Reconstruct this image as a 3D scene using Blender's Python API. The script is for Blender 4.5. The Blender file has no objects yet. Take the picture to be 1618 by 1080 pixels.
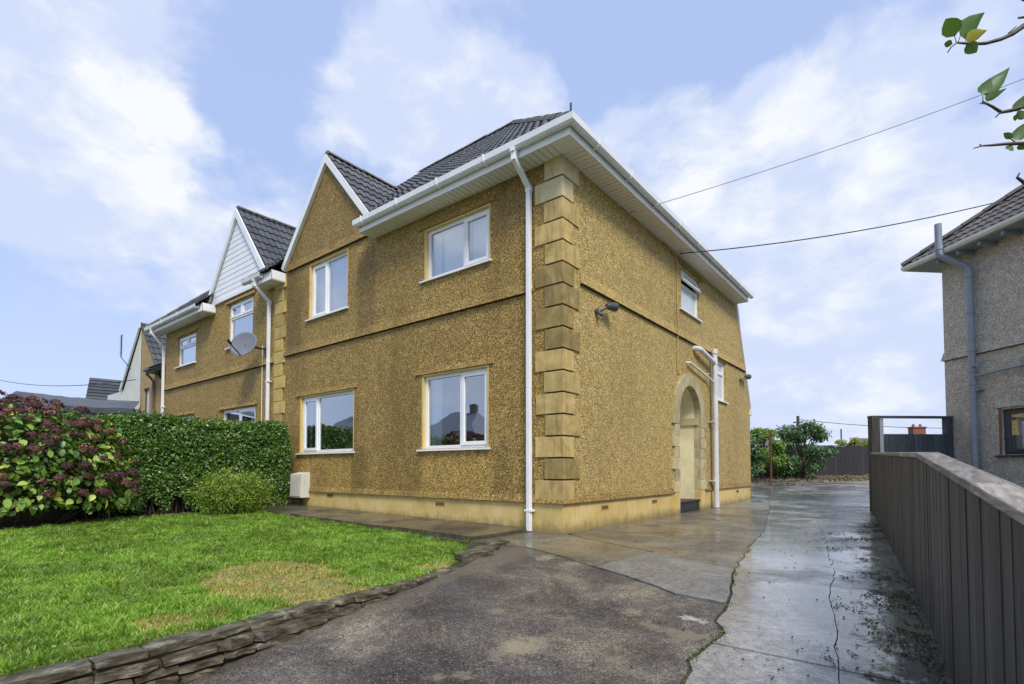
import bpy, bmesh, math, random
import numpy as np
from mathutils import Vector, Matrix, geometry
random.seed(7); rng = np.random.default_rng(7)
S = bpy.context.scene
COL = S.collection
V = Vector

# ------------------------------------------------------------------ camera, sky, sun, exposure
FPX, PITCH, HEAD = 821.5, math.radians(2.0), math.radians(38.5)
CAM = V((3.969, -6.136, 0.92))
cd = bpy.data.cameras.new('camera'); cam = bpy.data.objects.new('camera', cd); COL.objects.link(cam)
cam.location = CAM
cam.rotation_euler = (math.radians(90) + PITCH, 0, HEAD)
cd.sensor_width = 36; cd.lens = FPX / 1618 * 36
cd.shift_y = (740 - FPX * math.tan(PITCH) - 540) / 1618
cd.clip_start = 0.05; cd.clip_end = 3000
S.camera = cam
S.view_settings.view_transform = 'Standard'; S.view_settings.look = 'None'
S.view_settings.exposure = 0.55; S.view_settings.gamma = 1
S.view_settings.use_curve_mapping = False
SUN_EL, SUN_AZ = math.radians(48), math.radians(122)     # azimuth clockwise from +Y
sl = bpy.data.lights.new('sun', 'SUN'); sl.energy = 2.2; sl.angle = math.radians(16); sl.color = (1, .95, .87)
sun = bpy.data.objects.new('sun', sl); COL.objects.link(sun)
sd = V((math.sin(SUN_AZ) * math.cos(SUN_EL), math.cos(SUN_AZ) * math.cos(SUN_EL), math.sin(SUN_EL)))
sun.rotation_euler = sd.to_track_quat('Z', 'Y').to_euler(); sun.location = sd * 40

class NT:
    """tiny node-tree writer"""
    def __init__(s, tree): s.t = tree; s.n = tree.nodes; s.l = tree.links
    def node(s, typ, ins=None, **kw):
        n = s.n.new(typ)
        for k, v in kw.items(): setattr(n, k, v)
        for k, v in (ins or {}).items():
            sock = n.inputs[k]
            if isinstance(v, bpy.types.NodeSocket): s.l.new(v, sock)
            else: sock.default_value = v
        return n
    def math(s, op, a, b=0.0, c=None, clamp=False):
        n = s.node('ShaderNodeMath', {0: a, 1: b}, operation=op, use_clamp=clamp)
        if c is not None:
            if isinstance(c, bpy.types.NodeSocket): s.l.new(c, n.inputs[2])
            else: n.inputs[2].default_value = c
        return n.outputs[0]
    def mix(s, f, a, b, blend='MIX'):
        n = s.n.new('ShaderNodeMix'); n.data_type = 'RGBA'; n.blend_type = blend
        for i, v in ((0, f), (6, a), (7, b)):
            if isinstance(v, bpy.types.NodeSocket): s.l.new(v, n.inputs[i])
            else: n.inputs[i].default_value = v if i == 0 else (*v[:3], 1)
        return n.outputs[2]
    def ramp(s, f, stops, interp='LINEAR'):
        n = s.n.new('ShaderNodeValToRGB'); cr = n.color_ramp; cr.interpolation = interp
        while len(cr.elements) > 1: cr.elements.remove(cr.elements[-1])
        for i, (p, c) in enumerate(stops):
            e = cr.elements[0] if i == 0 else cr.elements.new(p)
            e.position = p; e.color = (*c[:3], 1) if hasattr(c, '__len__') else (c, c, c, 1)
        s.l.new(f, n.inputs[0]); return n.outputs[0]
    def noise(s, vec, scale, detail=3, rough=.5, dist=0.0, out=0):
        return s.node('ShaderNodeTexNoise', {'Vector': vec, 'Scale': scale, 'Detail': detail, 'Roughness': rough, 'Distortion': dist}).outputs[out]
    def voro(s, vec, scale, out='Distance', feature='F1', rnd=1.0):
        return s.node('ShaderNodeTexVoronoi', {'Vector': vec, 'Scale': scale, 'Randomness': rnd}, feature=feature).outputs[out]
    def mapr(s, v, a, b, c=0.0, d=1.0, smooth=True):
        return s.node('ShaderNodeMapRange', {'Value': v, 'From Min': a, 'From Max': b, 'To Min': c, 'To Max': d},
                      interpolation_type='SMOOTHSTEP' if smooth else 'LINEAR').outputs[0]
    def vscale(s, vec, sc, loc=(0, 0, 0)):
        return s.node('ShaderNodeMapping', {'Vector': vec, 'Scale': sc, 'Location': loc}).outputs[0]

def pxdir(px, py):
    """direction in the world of a point of the photograph (used for placing the cloud masses of the sky)"""
    a = (px - 809) / FPX; b = (740 - FPX * math.tan(PITCH) - py) / FPX
    d = math.cos(PITCH) - b * math.sin(PITCH); h = math.sin(PITCH) + b * math.cos(PITCH)
    return V((a * math.cos(HEAD) - d * math.sin(HEAD), a * math.sin(HEAD) + d * math.cos(HEAD), h)).normalized()

world = bpy.data.worlds.new('World'); S.world = world; world.use_nodes = True
w = NT(world.node_tree); world.node_tree.nodes.clear()
sky = w.node('ShaderNodeTexSky', sky_type='NISHITA', sun_disc=False, sun_elevation=SUN_EL, sun_rotation=SUN_AZ,
             air_density=1.0, dust_density=1.5, ozone_density=1.5)
dirv = w.node('ShaderNodeTexCoord').outputs['Generated']
sp = w.node('ShaderNodeSeparateXYZ', {0: dirv}).outputs
up = w.math('ADD', w.math('MAXIMUM', sp[2], 0.0), .16)
pv = w.node('ShaderNodeCombineXYZ', {0: w.math('DIVIDE', sp[0], up), 1: w.math('DIVIDE', sp[1], up), 2: w.math('MULTIPLY', sp[2], 1.2)}).outputs[0]
dz_ = w.vscale(dirv, (1, 1, 1.7))
n1 = w.noise(dz_, 4.2, 10, .58, .25)
n2 = w.noise(w.vscale(dz_, (1, 1, 1), (7.3, 2.1, 4)), 7.0, 9, .60, .2)
wv = w.node('ShaderNodeVectorMath', {0: w.noise(dirv, 3.4, 5, .6, 0, 1), 1: (.5, .5, .5)}, operation='SUBTRACT').outputs[0]
wv = w.node('ShaderNodeVectorMath', {0: wv, 'Scale': .34}, operation='SCALE').outputs[0]
dw = w.node('ShaderNodeVectorMath', {0: dirv, 1: wv}, operation='ADD').outputs[0]
dw = w.node('ShaderNodeVectorMath', {0: dw}, operation='NORMALIZE').outputs[0]
def blobs(items):
    acc = None
    for px, py, r, wt in items:
        dt = w.node('ShaderNodeVectorMath', {0: dw, 1: tuple(pxdir(px, py))}, operation='DOT_PRODUCT').outputs['Value']
        b = w.mapr(dt, math.cos(math.radians(r * 1.7)), math.cos(math.radians(r * .25)), 0, wt)
        acc = b if acc is None else w.math('ADD', acc, b)
    return acc
acc = blobs([(120, 230, 12, .40), (40, 90, 9, .3), (260, 380, 8, .4), (120, 330, 9, .3), (500, 205, 4, .35), (720, 110, 8, .4), (860, 190, 6, .45),
             (1060, 290, 8, .45), (1250, 350, 13, .5), (1270, 125, 4, .45), (1420, 330, 8, .25), (1380, 560, 12, .3), (1075, 115, 3, .3), (1230, 520, 7, .4),
             (300, 60, 9, -.3), (930, 60, 9, -.35), (370, 240, 6, -.3), (1000, 150, 6, -.3), (480, 330, 7, -.3), (80, 540, 12, -.4), (1500, 120, 12, -.1), (1320, 480, 8, .35), (1480, 620, 7, .3), (1250, 640, 6, .3), (1440, 230, 6, .3), (620, 160, 5, .3), (420, 130, 4, .2),
             (1150, 60, 9, -.3), (1600, 420, 8, -.15), (560, 60, 6, -.2), (300, 520, 8, -.25)])
puff = blobs([(205, 190, 3.5, .5), (255, 235, 4, .5), (130, 250, 4, .25), (300, 365, 3.5, .5), (345, 335, 3, .5), (150, 390, 4, .25), (40, 120, 6, .35), (500, 207, 2.5, .4), (870, 190, 4, .5), (760, 160, 4, .3),
              (1040, 270, 5, .5), (1150, 300, 5, .4), (1320, 280, 6, .4), (1270, 120, 2.6, .5), (1230, 500, 5, .35), (1110, 350, 4, .4), (940, 200, 3, .4), (1380, 300, 4, .4), (1450, 320, 4, .35), (1180, 290, 4, .3), (1380, 420, 5, .3), (1300, 560, 5, .3), (1130, 440, 4, .3), (620, 120, 3, .25), (230, 300, 3, .3), (60, 230, 4, .3), (1480, 560, 4, .3)])
dens = w.math('ADD', w.math('MULTIPLY', w.math('SUBTRACT', n1, .5), 2.6), acc)
cover = w.mapr(dens, -.22, .34)
veil = w.mix(.80, sky.outputs[0], (3.65, 4.65, 7.3))
low = w.mapr(sp[2], .0, .42, 1, 0)
veil = w.mix(w.math('MULTIPLY', low, .75), veil, (4.7, 5.7, 7.8))
shade = w.mapr(w.math('ADD', w.math('MULTIPLY', w.math('SUBTRACT', n2, .48), 3.4), w.math('MULTIPLY', puff, .52)), .0, .95)
ccol = w.mix(shade, (4.75, 5.4, 7.0), (6.7, 6.9, 7.2))
skyc = w.mix(w.math('MAXIMUM', w.math('MULTIPLY', cover, .9), w.math('MULTIPLY', shade, w.mapr(puff, .05, .9))), veil, ccol)
bg = w.node('ShaderNodeBackground', {'Color': skyc, 'Strength': .096})
wo = w.node('ShaderNodeOutputWorld', {'Surface': bg.outputs[0]})

# ------------------------------------------------------------------ materials
def M(name):
    m = bpy.data.materials.new(name); m.use_nodes = True
    t = NT(m.node_tree); b = m.node_tree.nodes['Principled BSDF']
    t.b = b; t.pos = t.node('ShaderNodeTexCoord').outputs['Object']
    t.geo = t.node('ShaderNodeNewGeometry'); t.rnd = t.geo.outputs['Random Per Island']
    t.orand = t.node('ShaderNodeObjectInfo').outputs['Random']
    def setin(k, v):
        if isinstance(v, bpy.types.NodeSocket): t.l.new(v, b.inputs[k])
        else: b.inputs[k].default_value = (*v[:3], 1) if k == 'Base Color' else v
    t.set = setin
    def bump(h, dist, strength=1.0, prev=None):
        n = t.node('ShaderNodeBump', {'Height': h, 'Distance': dist, 'Strength': strength})
        if prev: t.l.new(prev, n.inputs['Normal'])
        t.l.new(n.outputs[0], b.inputs['Normal']); return n.outputs[0]
    t.bump = bump
    return m, t

def simple(name, col, rough=.5, var=.12, scale=8, metal=0, bumpd=0, bscale=60, dirt=None):
    m, t = M(name)
    n = t.noise(t.pos, scale, 5, .6)
    k = t.mapr(n, .3, .7, 1 - var, 1 + var)
    c = t.node('ShaderNodeVectorMath', {0: tuple(col), 'Scale': k}, operation='SCALE').outputs[0]
    if dirt:
        d = t.mapr(t.noise(t.vscale(t.pos, (3, 3, .6)), 2.2, 6, .65), .52, .8)
        c = t.mix(t.math('MULTIPLY', d, .6), c, dirt)
    t.set('Base Color', c); t.set('Roughness', rough); t.set('Metallic', metal)
    if bumpd: t.bump(t.noise(t.pos, bscale, 4, .6), bumpd)
    return m

CLEAN = []
def pebbledash(name, tones, scale=92, dark=(.07, .042, .012), stain=(.10, .075, .03), stain_amt=.5, bright=1.0, marks=()):
    m, t = M(name)
    vr = t.node('ShaderNodeTexVoronoi', {'Vector': t.pos, 'Scale': scale})
    sepc = t.node('ShaderNodeSeparateColor', {0: vr.outputs['Color']}).outputs
    c = t.ramp(sepc[0], tones)
    gap = t.mapr(vr.outputs['Distance'], .38, .74)
    c = t.mix(t.math('MULTIPLY', gap, .6), c, dark)
    big = t.noise(t.vscale(t.pos, (1, 1, .45)), .75, 6, .62)
    s1 = t.mapr(big, .44, .72, 0, stain_amt)
    c = t.mix(s1, c, stain)
    strk = t.noise(t.vscale(t.pos, (3.5, 3.5, .35)), 1.3, 4, .6)
    c = t.mix(t.mapr(strk, .55, .8, 0, stain_amt * .8), c, stain)
    med = t.noise(t.pos, 7, 3, .6)
    c = t.node('ShaderNodeVectorMath', {0: c, 'Scale': t.mapr(med, .3, .7, .88 * bright, 1.10 * bright)}, operation='SCALE').outputs[0]
    if marks:
        wn = t.node('ShaderNodeVectorMath', {0: t.noise(t.pos, 3.5, 5, .65, 0, 1), 1: (.5, .5, .5)}, operation='SUBTRACT').outputs[0]
        wp = t.node('ShaderNodeVectorMath', {0: t.pos, 1: t.node('ShaderNodeVectorMath', {0: wn, 'Scale': .35}, operation='SCALE').outputs[0]}, operation='ADD').outputs[0]
        xyz = t.node('ShaderNodeSeparateXYZ', {0: wp}).outputs
        for (a0, a1, z0_, z1_, k_) in marks:      # weather marks with edges of their own: clean below the sills, run-off beside them
            mx_ = t.math('MULTIPLY', t.mapr(xyz[0], a0 - .12, a0 + .08, 0, 1), t.mapr(xyz[0], a1 - .08, a1 + .12, 1, 0))
            mz_ = t.math('MULTIPLY', t.mapr(xyz[2], z0_ - .25, z0_ + .1, 0, 1), t.mapr(xyz[2], z1_ - .05, z1_ + .12, 1, 0))
            f_ = t.math('MULTIPLY', mx_, mz_)
            c = t.node('ShaderNodeVectorMath', {0: c, 'Scale': t.math('ADD', 1.0, t.math('MULTIPLY', f_, k_))}, operation='SCALE').outputs[0]
    vc = t.node('ShaderNodeTexVoronoi', {'Vector': t.pos, 'Scale': scale * .45})
    sc2 = t.node('ShaderNodeSeparateColor', {0: vc.outputs['Color']}).outputs
    c = t.node('ShaderNodeVectorMath', {0: c, 'Scale': t.mapr(sc2[0], 0, 1, .86, 1.16, False)}, operation='SCALE').outputs[0]
    t.set('Base Color', c); t.set('Roughness', .72)
    h = t.math('SUBTRACT', 1.0, vr.outputs['Distance'])
    t.bump(h, .006, .8)
    return m

OCHRE = [(0, (.09, .045, .008)), (.16, (.19, .105, .017)), (.34, (.33, .195, .032)), (.55, (.45, .28, .048)), (.74, (.58, .375, .085)), (.9, (.74, .53, .19)), (1, (.90, .76, .45))]
MAT = {}
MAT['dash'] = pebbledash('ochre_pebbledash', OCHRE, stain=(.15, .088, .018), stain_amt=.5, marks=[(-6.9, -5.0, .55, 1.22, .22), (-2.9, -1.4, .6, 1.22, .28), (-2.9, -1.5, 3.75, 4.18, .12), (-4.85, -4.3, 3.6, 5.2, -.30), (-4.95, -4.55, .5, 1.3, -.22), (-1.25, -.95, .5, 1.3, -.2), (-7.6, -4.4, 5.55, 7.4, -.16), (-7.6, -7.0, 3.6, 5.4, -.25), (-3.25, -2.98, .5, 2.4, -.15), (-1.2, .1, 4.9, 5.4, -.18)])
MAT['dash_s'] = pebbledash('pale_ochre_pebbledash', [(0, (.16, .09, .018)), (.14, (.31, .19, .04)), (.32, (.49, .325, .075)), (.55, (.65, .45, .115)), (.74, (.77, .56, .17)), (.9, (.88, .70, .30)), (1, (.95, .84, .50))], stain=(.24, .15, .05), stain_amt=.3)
MAT['dash_n'] = pebbledash('ochre_pebbledash_neighbour', [(p, (c[0] * 1.04, c[1] * 1.04, c[2] * 1.05)) for p, c in OCHRE], stain=(.13, .085, .022), stain_amt=.35)
GREYT = [(0, (.31, .285, .24)), (.25, (.45, .42, .36)), (.5, (.56, .525, .46)), (.75, (.66, .62, .55)), (1, (.80, .76, .69))]
MAT['dash_g'] = pebbledash('grey_pebbledash', GREYT, 75, (.22, .20, .17), (.28, .26, .22), .3)
MAT['render_tan'] = simple('tan_render', (.40, .28, .12), .8, .15, 3, bumpd=.004, bscale=80)
MAT['render_white'] = simple('white_render', (.70, .69, .62), .7, .06, 3, bumpd=.002)

def mk_plinth():
    m, t = M('yellow_painted_plinth')
    n = t.noise(t.pos, 2.2, 7, .65)
    c = t.ramp(n, [(.25, (.50, .36, .11)), (.5, (.68, .50, .18)), (.75, (.78, .62, .30))])
    sp2 = t.node('ShaderNodeSeparateXYZ', {0: t.pos}).outputs[2]
    nz = t.math('ADD', sp2, t.math('MULTIPLY', t.noise(t.vscale(t.pos, (4, 4, 1.5)), 2, 6, .7), -.32))
    dirt = t.mapr(nz, -.16, .03, 1, 0)
    c = t.mix(t.math('MULTIPLY', dirt, .7), c, (.16, .13, .05))
    strk = t.noise(t.vscale(t.pos, (9, 9, .6)), 1.6, 5, .7)
    c = t.mix(t.mapr(strk, .5, .78, 0, .45), c, (.30, .22, .07))
    t.set('Base Color', c); t.set('Roughness', .6); t.bump(t.noise(t.pos, 45, 5, .7), .004)
    return m
MAT['plinth'] = mk_plinth()

def mk_stone(name, lo, mid, hi, stain=(.16, .13, .05)):
    m, t = M(name)
    ov = t.node('ShaderNodeCombineXYZ', {0: t.math('MULTIPLY', t.orand, 13.0), 1: t.math('MULTIPLY', t.orand, 7.0), 2: 0.0}).outputs[0]
    p = t.node('ShaderNodeVectorMath', {0: t.pos, 1: ov}, operation='ADD').outputs[0]
    n = t.noise(p, 3.0, 6, .6, 1.2)
    c = t.ramp(n, [(.28, lo), (.5, mid), (.72, hi)])
    c = t.mix(t.mapr(t.noise(t.vscale(p, (4, 4, .8)), 2.1, 5, .65), .46, .74, 0, .78), c, stain)
    c = t.node('ShaderNodeVectorMath', {0: c, 'Scale': t.mapr(t.orand, 0, 1, .78, 1.18, False)}, operation='SCALE').outputs[0]
    t.set('Base Color', c); t.set('Roughness', .75); t.bump(t.noise(t.pos, 60, 5, .7), .003)
    return m
MAT['quoin'] = mk_stone('quoin_stone', (.36, .25, .08), (.54, .385, .14), (.68, .51, .21), (.27, .185, .055))
MAT['quoin_pale'] = mk_stone('quoin_stone_pale', (.42, .35, .19), (.54, .45, .25), (.62, .53, .33), (.36, .28, .12))
MAT['quoin_dark'] = mk_stone('quoin_stone_dark', (.24, .17, .05), (.37, .265, .09), (.55, .40, .15), (.18, .13, .04))
MAT['quoin_y'] = mk_stone('quoin_stone_yellow', (.40, .29, .08), (.52, .38, .12), (.60, .46, .18), (.33, .25, .08))
MAT['arch'] = mk_stone('arch_stone', (.36, .30, .15), (.52, .44, .24), (.62, .54, .33), (.30, .25, .11))
MAT['porch'] = simple('porch_paint', (.86, .76, .46), .7, .10, 2.5, dirt=(.55, .44, .20), bumpd=.003)

MAT['upvc'] = simple('white_upvc', (.87, .88, .88), .32, .04, 2)
MAT['upvc_dirty'] = simple('weathered_white_upvc', (.70, .70, .68), .42, .08, 4, dirt=(.42, .41, .36))
MAT['soffit'] = simple('soffit_board_white', (.86, .85, .82), .45, .07, 3)
MAT['gutter'] = simple('gutter_white', (.87, .88, .88), .3, .05, 3, dirt=(.60, .59, .54))
MAT['shade_line'] = simple('painted_shade_line', (.045, .034, .02), .9)  # near-black colour standing in for the shade under the drip courses
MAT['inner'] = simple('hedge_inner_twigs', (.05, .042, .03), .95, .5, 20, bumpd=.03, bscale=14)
MAT['darkgap'] = simple('dark_void', (.03, .028, .025), .9)
MAT['slate_frame'] = simple('anthracite_frame', (.045, .055, .075), .35)
MAT['greypipe'] = simple('grey_pipe_paint', (.26, .30, .36), .45, .08, 5)
MAT['brownpipe'] = simple('brown_pipe_paint', (.22, .14, .12), .5)
MAT['black'] = simple('black_rubber', (.02, .02, .02), .5)
MAT['blacktile'] = simple('black_step_tile', (.016, .016, .016), .5, .3, 20)
MAT['lightcase'] = simple('dark_grey_lamp_case', (.07, .075, .08), .4)
MAT['dish'] = simple('dish_grey', (.17, .185, .21), .4, .06, 5)
MAT['meter'] = simple('meter_box_cream', (.70, .68, .58), .4, .05, 4, dirt=(.5, .48, .40))
MAT['vent'] = simple('terracotta_vent', (.42, .25, .08), .8)
MAT['cable_y'] = simple('painted_cable', (.50, .34, .08), .5)
MAT['rust'] = simple('rusty_iron', (.14, .045, .03), .8, .3, 12, bumpd=.002)
MAT['wall_in'] = simple('interior_plaster', (.75, .76, .74), .9, .05)
MAT['floor_in'] = simple('interior_floor', (.18, .15, .12), .8)
MAT['pole'] = simple('telegraph_pole_wood', (.07, .065, .06), .8)
MAT['tarp'] = simple('grey_tarpaulin', (.060, .068, .085), .5, .2, 3, bumpd=.02, bscale=6)
MAT['tarp_l'] = simple('light_grey_tarpaulin', (.19, .21, .25), .5, .08, 2)
MAT['brick'] = simple('red_brick', (.24, .085, .055), .85, .2, 14)
MAT['chim'] = simple('terracotta_pot', (.40, .16, .09), .8)
MAT['mortar'] = simple('mortar', (.12, .09, .055), .95, .2, 12, bumpd=.01, bscale=40)

def mk_glass(name='window_glass', tint=(.90, .94, .95), boost=2.2, add=.32):
    m, t = M(name)
    t.n.remove(t.b)
    fr = t.node('ShaderNodeFresnel', {'IOR': 1.52}).outputs[0]
    wav = t.node('ShaderNodeBump', {'Height': t.noise(t.pos, 1.6, 2), 'Distance': .01, 'Strength': .25}).outputs[0]
    gl = t.node('ShaderNodeBsdfGlossy', {'Roughness': .015, 'Color': (.92, .96, 1, 1), 'Normal': wav}).outputs[0]
    tr = t.node('ShaderNodeBsdfTransparent', {'Color': (*tint, 1)}).outputs[0]
    f = t.math('ADD', t.math('MULTIPLY', fr, boost), add, clamp=True)
    ms = t.node('ShaderNodeMixShader', {0: f, 1: tr, 2: gl}).outputs[0]
    t.l.new(ms, t.n['Material Output'].inputs[0])
    return m
MAT['glass'] = mk_glass()
MAT['net'] = simple('pale_net_curtain', (.82, .85, .86), .9, .04, 3)
def mk_frost():
    m, t = M('frosted_glass'); t.set('Base Color', (.58, .64, .66)); t.set('Roughness', .18); t.set('IOR', 1.6)
    t.bump(t.noise(t.pos, 90, 2), .001, .5); return m
MAT['frost'] = mk_frost()

def mk_tile(name, lo, hi, lich=(.34, .33, .28), la=.5):
    m, t = M(name)
    ov = t.node('ShaderNodeCombineXYZ', {0: t.math('MULTIPLY', t.orand, 31.0), 1: t.math('MULTIPLY', t.rnd, 17.0), 2: 0.0}).outputs[0]
    p = t.node('ShaderNodeVectorMath', {0: t.pos, 1: ov}, operation='ADD').outputs[0]
    r = t.math('FRACT', t.math('ADD', t.orand, t.rnd))
    c = t.mix(r, lo, hi)
    c = t.mix(t.mapr(t.noise(p, 9, 6, .7), .55, .72, 0, la), c, lich)
    c = t.mix(t.mapr(t.noise(p, 3, 3, .5), .4, .8, 0, .4), c, (.045, .045, .035))
    t.set('Base Color', c); t.set('Roughness', .62); t.bump(t.noise(t.pos, 120, 3, .7), .002)
    return m
MAT['tile'] = mk_tile('grey_concrete_tile', (.060, .062, .072), (.125, .125, .135))
MAT['tile_n'] = mk_tile('grey_concrete_tile_neighbour', (.045, .05, .062), (.09, .095, .105), (.3, .3, .27), .2)
MAT['tile_b'] = mk_tile('brown_grey_tile', (.08, .07, .065), (.15, .13, .12), (.32, .3, .24), .5)
MAT['hip'] = mk_tile('hip_tile', (.11, .105, .09), (.17, .16, .13), (.30, .27, .18), .6)

def mk_wood(name, lo, mid, hi, axis=2, green=0.0, knots=False):
    m, t = M(name)
    sc = [22, 22, 22]; sc[axis] = 1.1
    ov = t.node('ShaderNodeCombineXYZ', {0: t.math('MULTIPLY', t.orand, 31.0), 1: t.math('MULTIPLY', t.orand, 17.0), 2: t.math('MULTIPLY', t.orand, 5.0)}).outputs[0]
    p = t.node('ShaderNodeVectorMath', {0: t.pos, 1: ov}, operation='ADD').outputs[0]
    n = t.noise(t.vscale(p, tuple(sc)), 1.6, 6, .65, .6)
    c = t.ramp(n, [(.3, lo), (.5, mid), (.74, hi)])
    c = t.mix(t.mapr(t.noise(p, 1.4, 4, .6), .45, .75, 0, .45), c, lo)
    if knots:
        kd = t.voro(t.vscale(p, (2.2, 2.2, .9)), 3.2)
        c = t.mix(t.mapr(kd, .03, .075, .85, 0), c, (.012, .010, .008))
        c = t.mix(t.mapr(t.noise(t.vscale(p, (60, 60, 1.5)), 1.2, 3, .6), .66, .74, 0, .6), c, hi)
    if green: c = t.mix(t.mapr(t.noise(p, 2.1, 5, .6), .5, .72, 0, green), c, (.07, .07, .03))
    c = t.node('ShaderNodeVectorMath', {0: c, 'Scale': t.mapr(t.orand, 0, 1, .72, 1.25, False)}, operation='SCALE').outputs[0]
    t.set('Base Color', c); t.set('Roughness', .62)
    t.bump(n, .004, .8)
    return m
MAT['fence'] = mk_wood('dark_stained_board', (.026, .027, .029), (.058, .060, .063), (.13, .132, .135), 2, .25, True)
MAT['cap'] = mk_wood('weathered_cap_rail', (.10, .085, .07), (.27, .24, .20), (.50, .45, .38), 1)
MAT['gate'] = mk_wood('slate_blue_board', (.045, .055, .07), (.075, .09, .11), (.13, .15, .18), 2)
MAT['post'] = mk_wood('dark_post', (.03, .028, .025), (.06, .055, .048), (.11, .10, .08), 2, .3)
MAT['postgrey'] = mk_wood('pale_grey_post', (.22, .24, .27), (.30, .32, .36), (.40, .42, .46), 2)
MAT['rear'] = mk_wood('rear_fence_board', (.012, .012, .013), (.024, .024, .026), (.05, .048, .047), 2)
MAT['bark'] = mk_wood('bark', (.035, .025, .018), (.075, .055, .04), (.13, .10, .08), 2)

def mk_leaf(name, stops, rough=.38, trans=.25):
    m, t = M(name)
    c = t.ramp(t.rnd, stops)
    c = t.mix(t.mapr(t.noise(t.pos, 1.7, 3), .35, .7, 0, .25), c, stops[0][1])
    t.set('Base Color', c); t.set('Roughness', rough)
    tl = t.node('ShaderNodeBsdfTranslucent', {'Color': t.mix(1.0, c, (1.3, 1.5, .5), 'MULTIPLY')}).outputs[0]
    ms = t.node('ShaderNodeMixShader', {0: trans, 1: t.b.outputs[0], 2: tl}).outputs[0]
    t.l.new(ms, t.n['Material Output'].inputs[0])
    return m
MAT['hedge'] = mk_leaf('privet_leaf', [(0, (.03, .08, .014)), (.35, (.065, .155, .026)), (.7, (.13, .26, .045)), (.92, (.26, .40, .08)), (1, (.42, .42, .10))], .3)
MAT['hydr'] = mk_leaf('hydrangea_leaf', [(0, (.05, .11, .02)), (.3, (.11, .22, .035)), (.6, (.20, .34, .05)), (.85, (.34, .47, .09)), (1, (.48, .45, .08))], .42)
MAT['shrubm'] = mk_leaf('small_shrub_leaf', [(0, (.09, .17, .02)), (.4, (.20, .33, .035)), (.8, (.34, .45, .06)), (.95, (.50, .48, .12)), (1, (.48, .24, .07))], .45)
MAT['laurel'] = mk_leaf('laurel_leaf', [(0, (.03, .08, .035)), (.4, (.07, .16, .06)), (.8, (.14, .26, .10)), (1, (.30, .38, .17))], .3)
MAT['yellowleaf'] = mk_leaf('yellow_green_leaf', [(0, (.14, .17, .02)), (.5, (.32, .34, .04)), (1, (.48, .44, .06))], .5)
MAT['apple'] = mk_leaf('apple_leaf', [(0, (.05, .11, .03)), (.6, (.08, .16, .04)), (1, (.12, .20, .05))], .4, .3)
MAT['apple_y'] = mk_leaf('yellowing_leaf', [(0, (.30, .30, .03)), (1, (.45, .40, .05))], .45, .3)
def mk_petal():
    m, t = M('dried_hydrangea_petal')
    c = t.ramp(t.math('FRACT', t.math('ADD', t.math('MULTIPLY', t.rnd, .35), t.orand)), [(0, (.045, .017, .022)), (.35, (.075, .026, .028)), (.65, (.11, .040, .034)), (.85, (.17, .08, .05)), (1, (.28, .17, .09))])
    t.set('Base Color', c); t.set('Roughness', .8); return m
MAT['petal'] = mk_petal()

def mk_grass():
    m, t = M('grass_blade')
    at = t.node('ShaderNodeAttribute', attribute_name='dry').outputs['Fac']
    g = t.ramp(t.rnd, [(0, (.07, .18, .010)), (.35, (.18, .385, .024)), (.7, (.32, .53, .05)), (.9, (.47, .63, .12)), (1, (.64, .57, .20))])
    big = t.mapr(t.noise(t.pos, 1.3, 4), .35, .7, .78, 1.22)
    g = t.node('ShaderNodeVectorMath', {0: g, 'Scale': big}, operation='SCALE').outputs[0]
    d = t.ramp(t.rnd, [(0, (.42, .29, .07)), (.5, (.70, .52, .17)), (1, (.86, .70, .32))])
    c = t.mix(at, g, d)
    t.set('Base Color', c); t.set('Roughness', .42)
    tl = t.node('ShaderNodeBsdfTranslucent', {'Color': c}).outputs[0]
    ms = t.node('ShaderNodeMixShader', {0: .35, 1: t.b.outputs[0], 2: tl}).outputs[0]
    t.l.new(ms, t.n['Material Output'].inputs[0]); return m
MAT['grass'] = mk_grass()
MAT['soil'] = simple('lawn_soil', (.24, .20, .075), .95, .35, 6, bumpd=.02, bscale=30)

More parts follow.
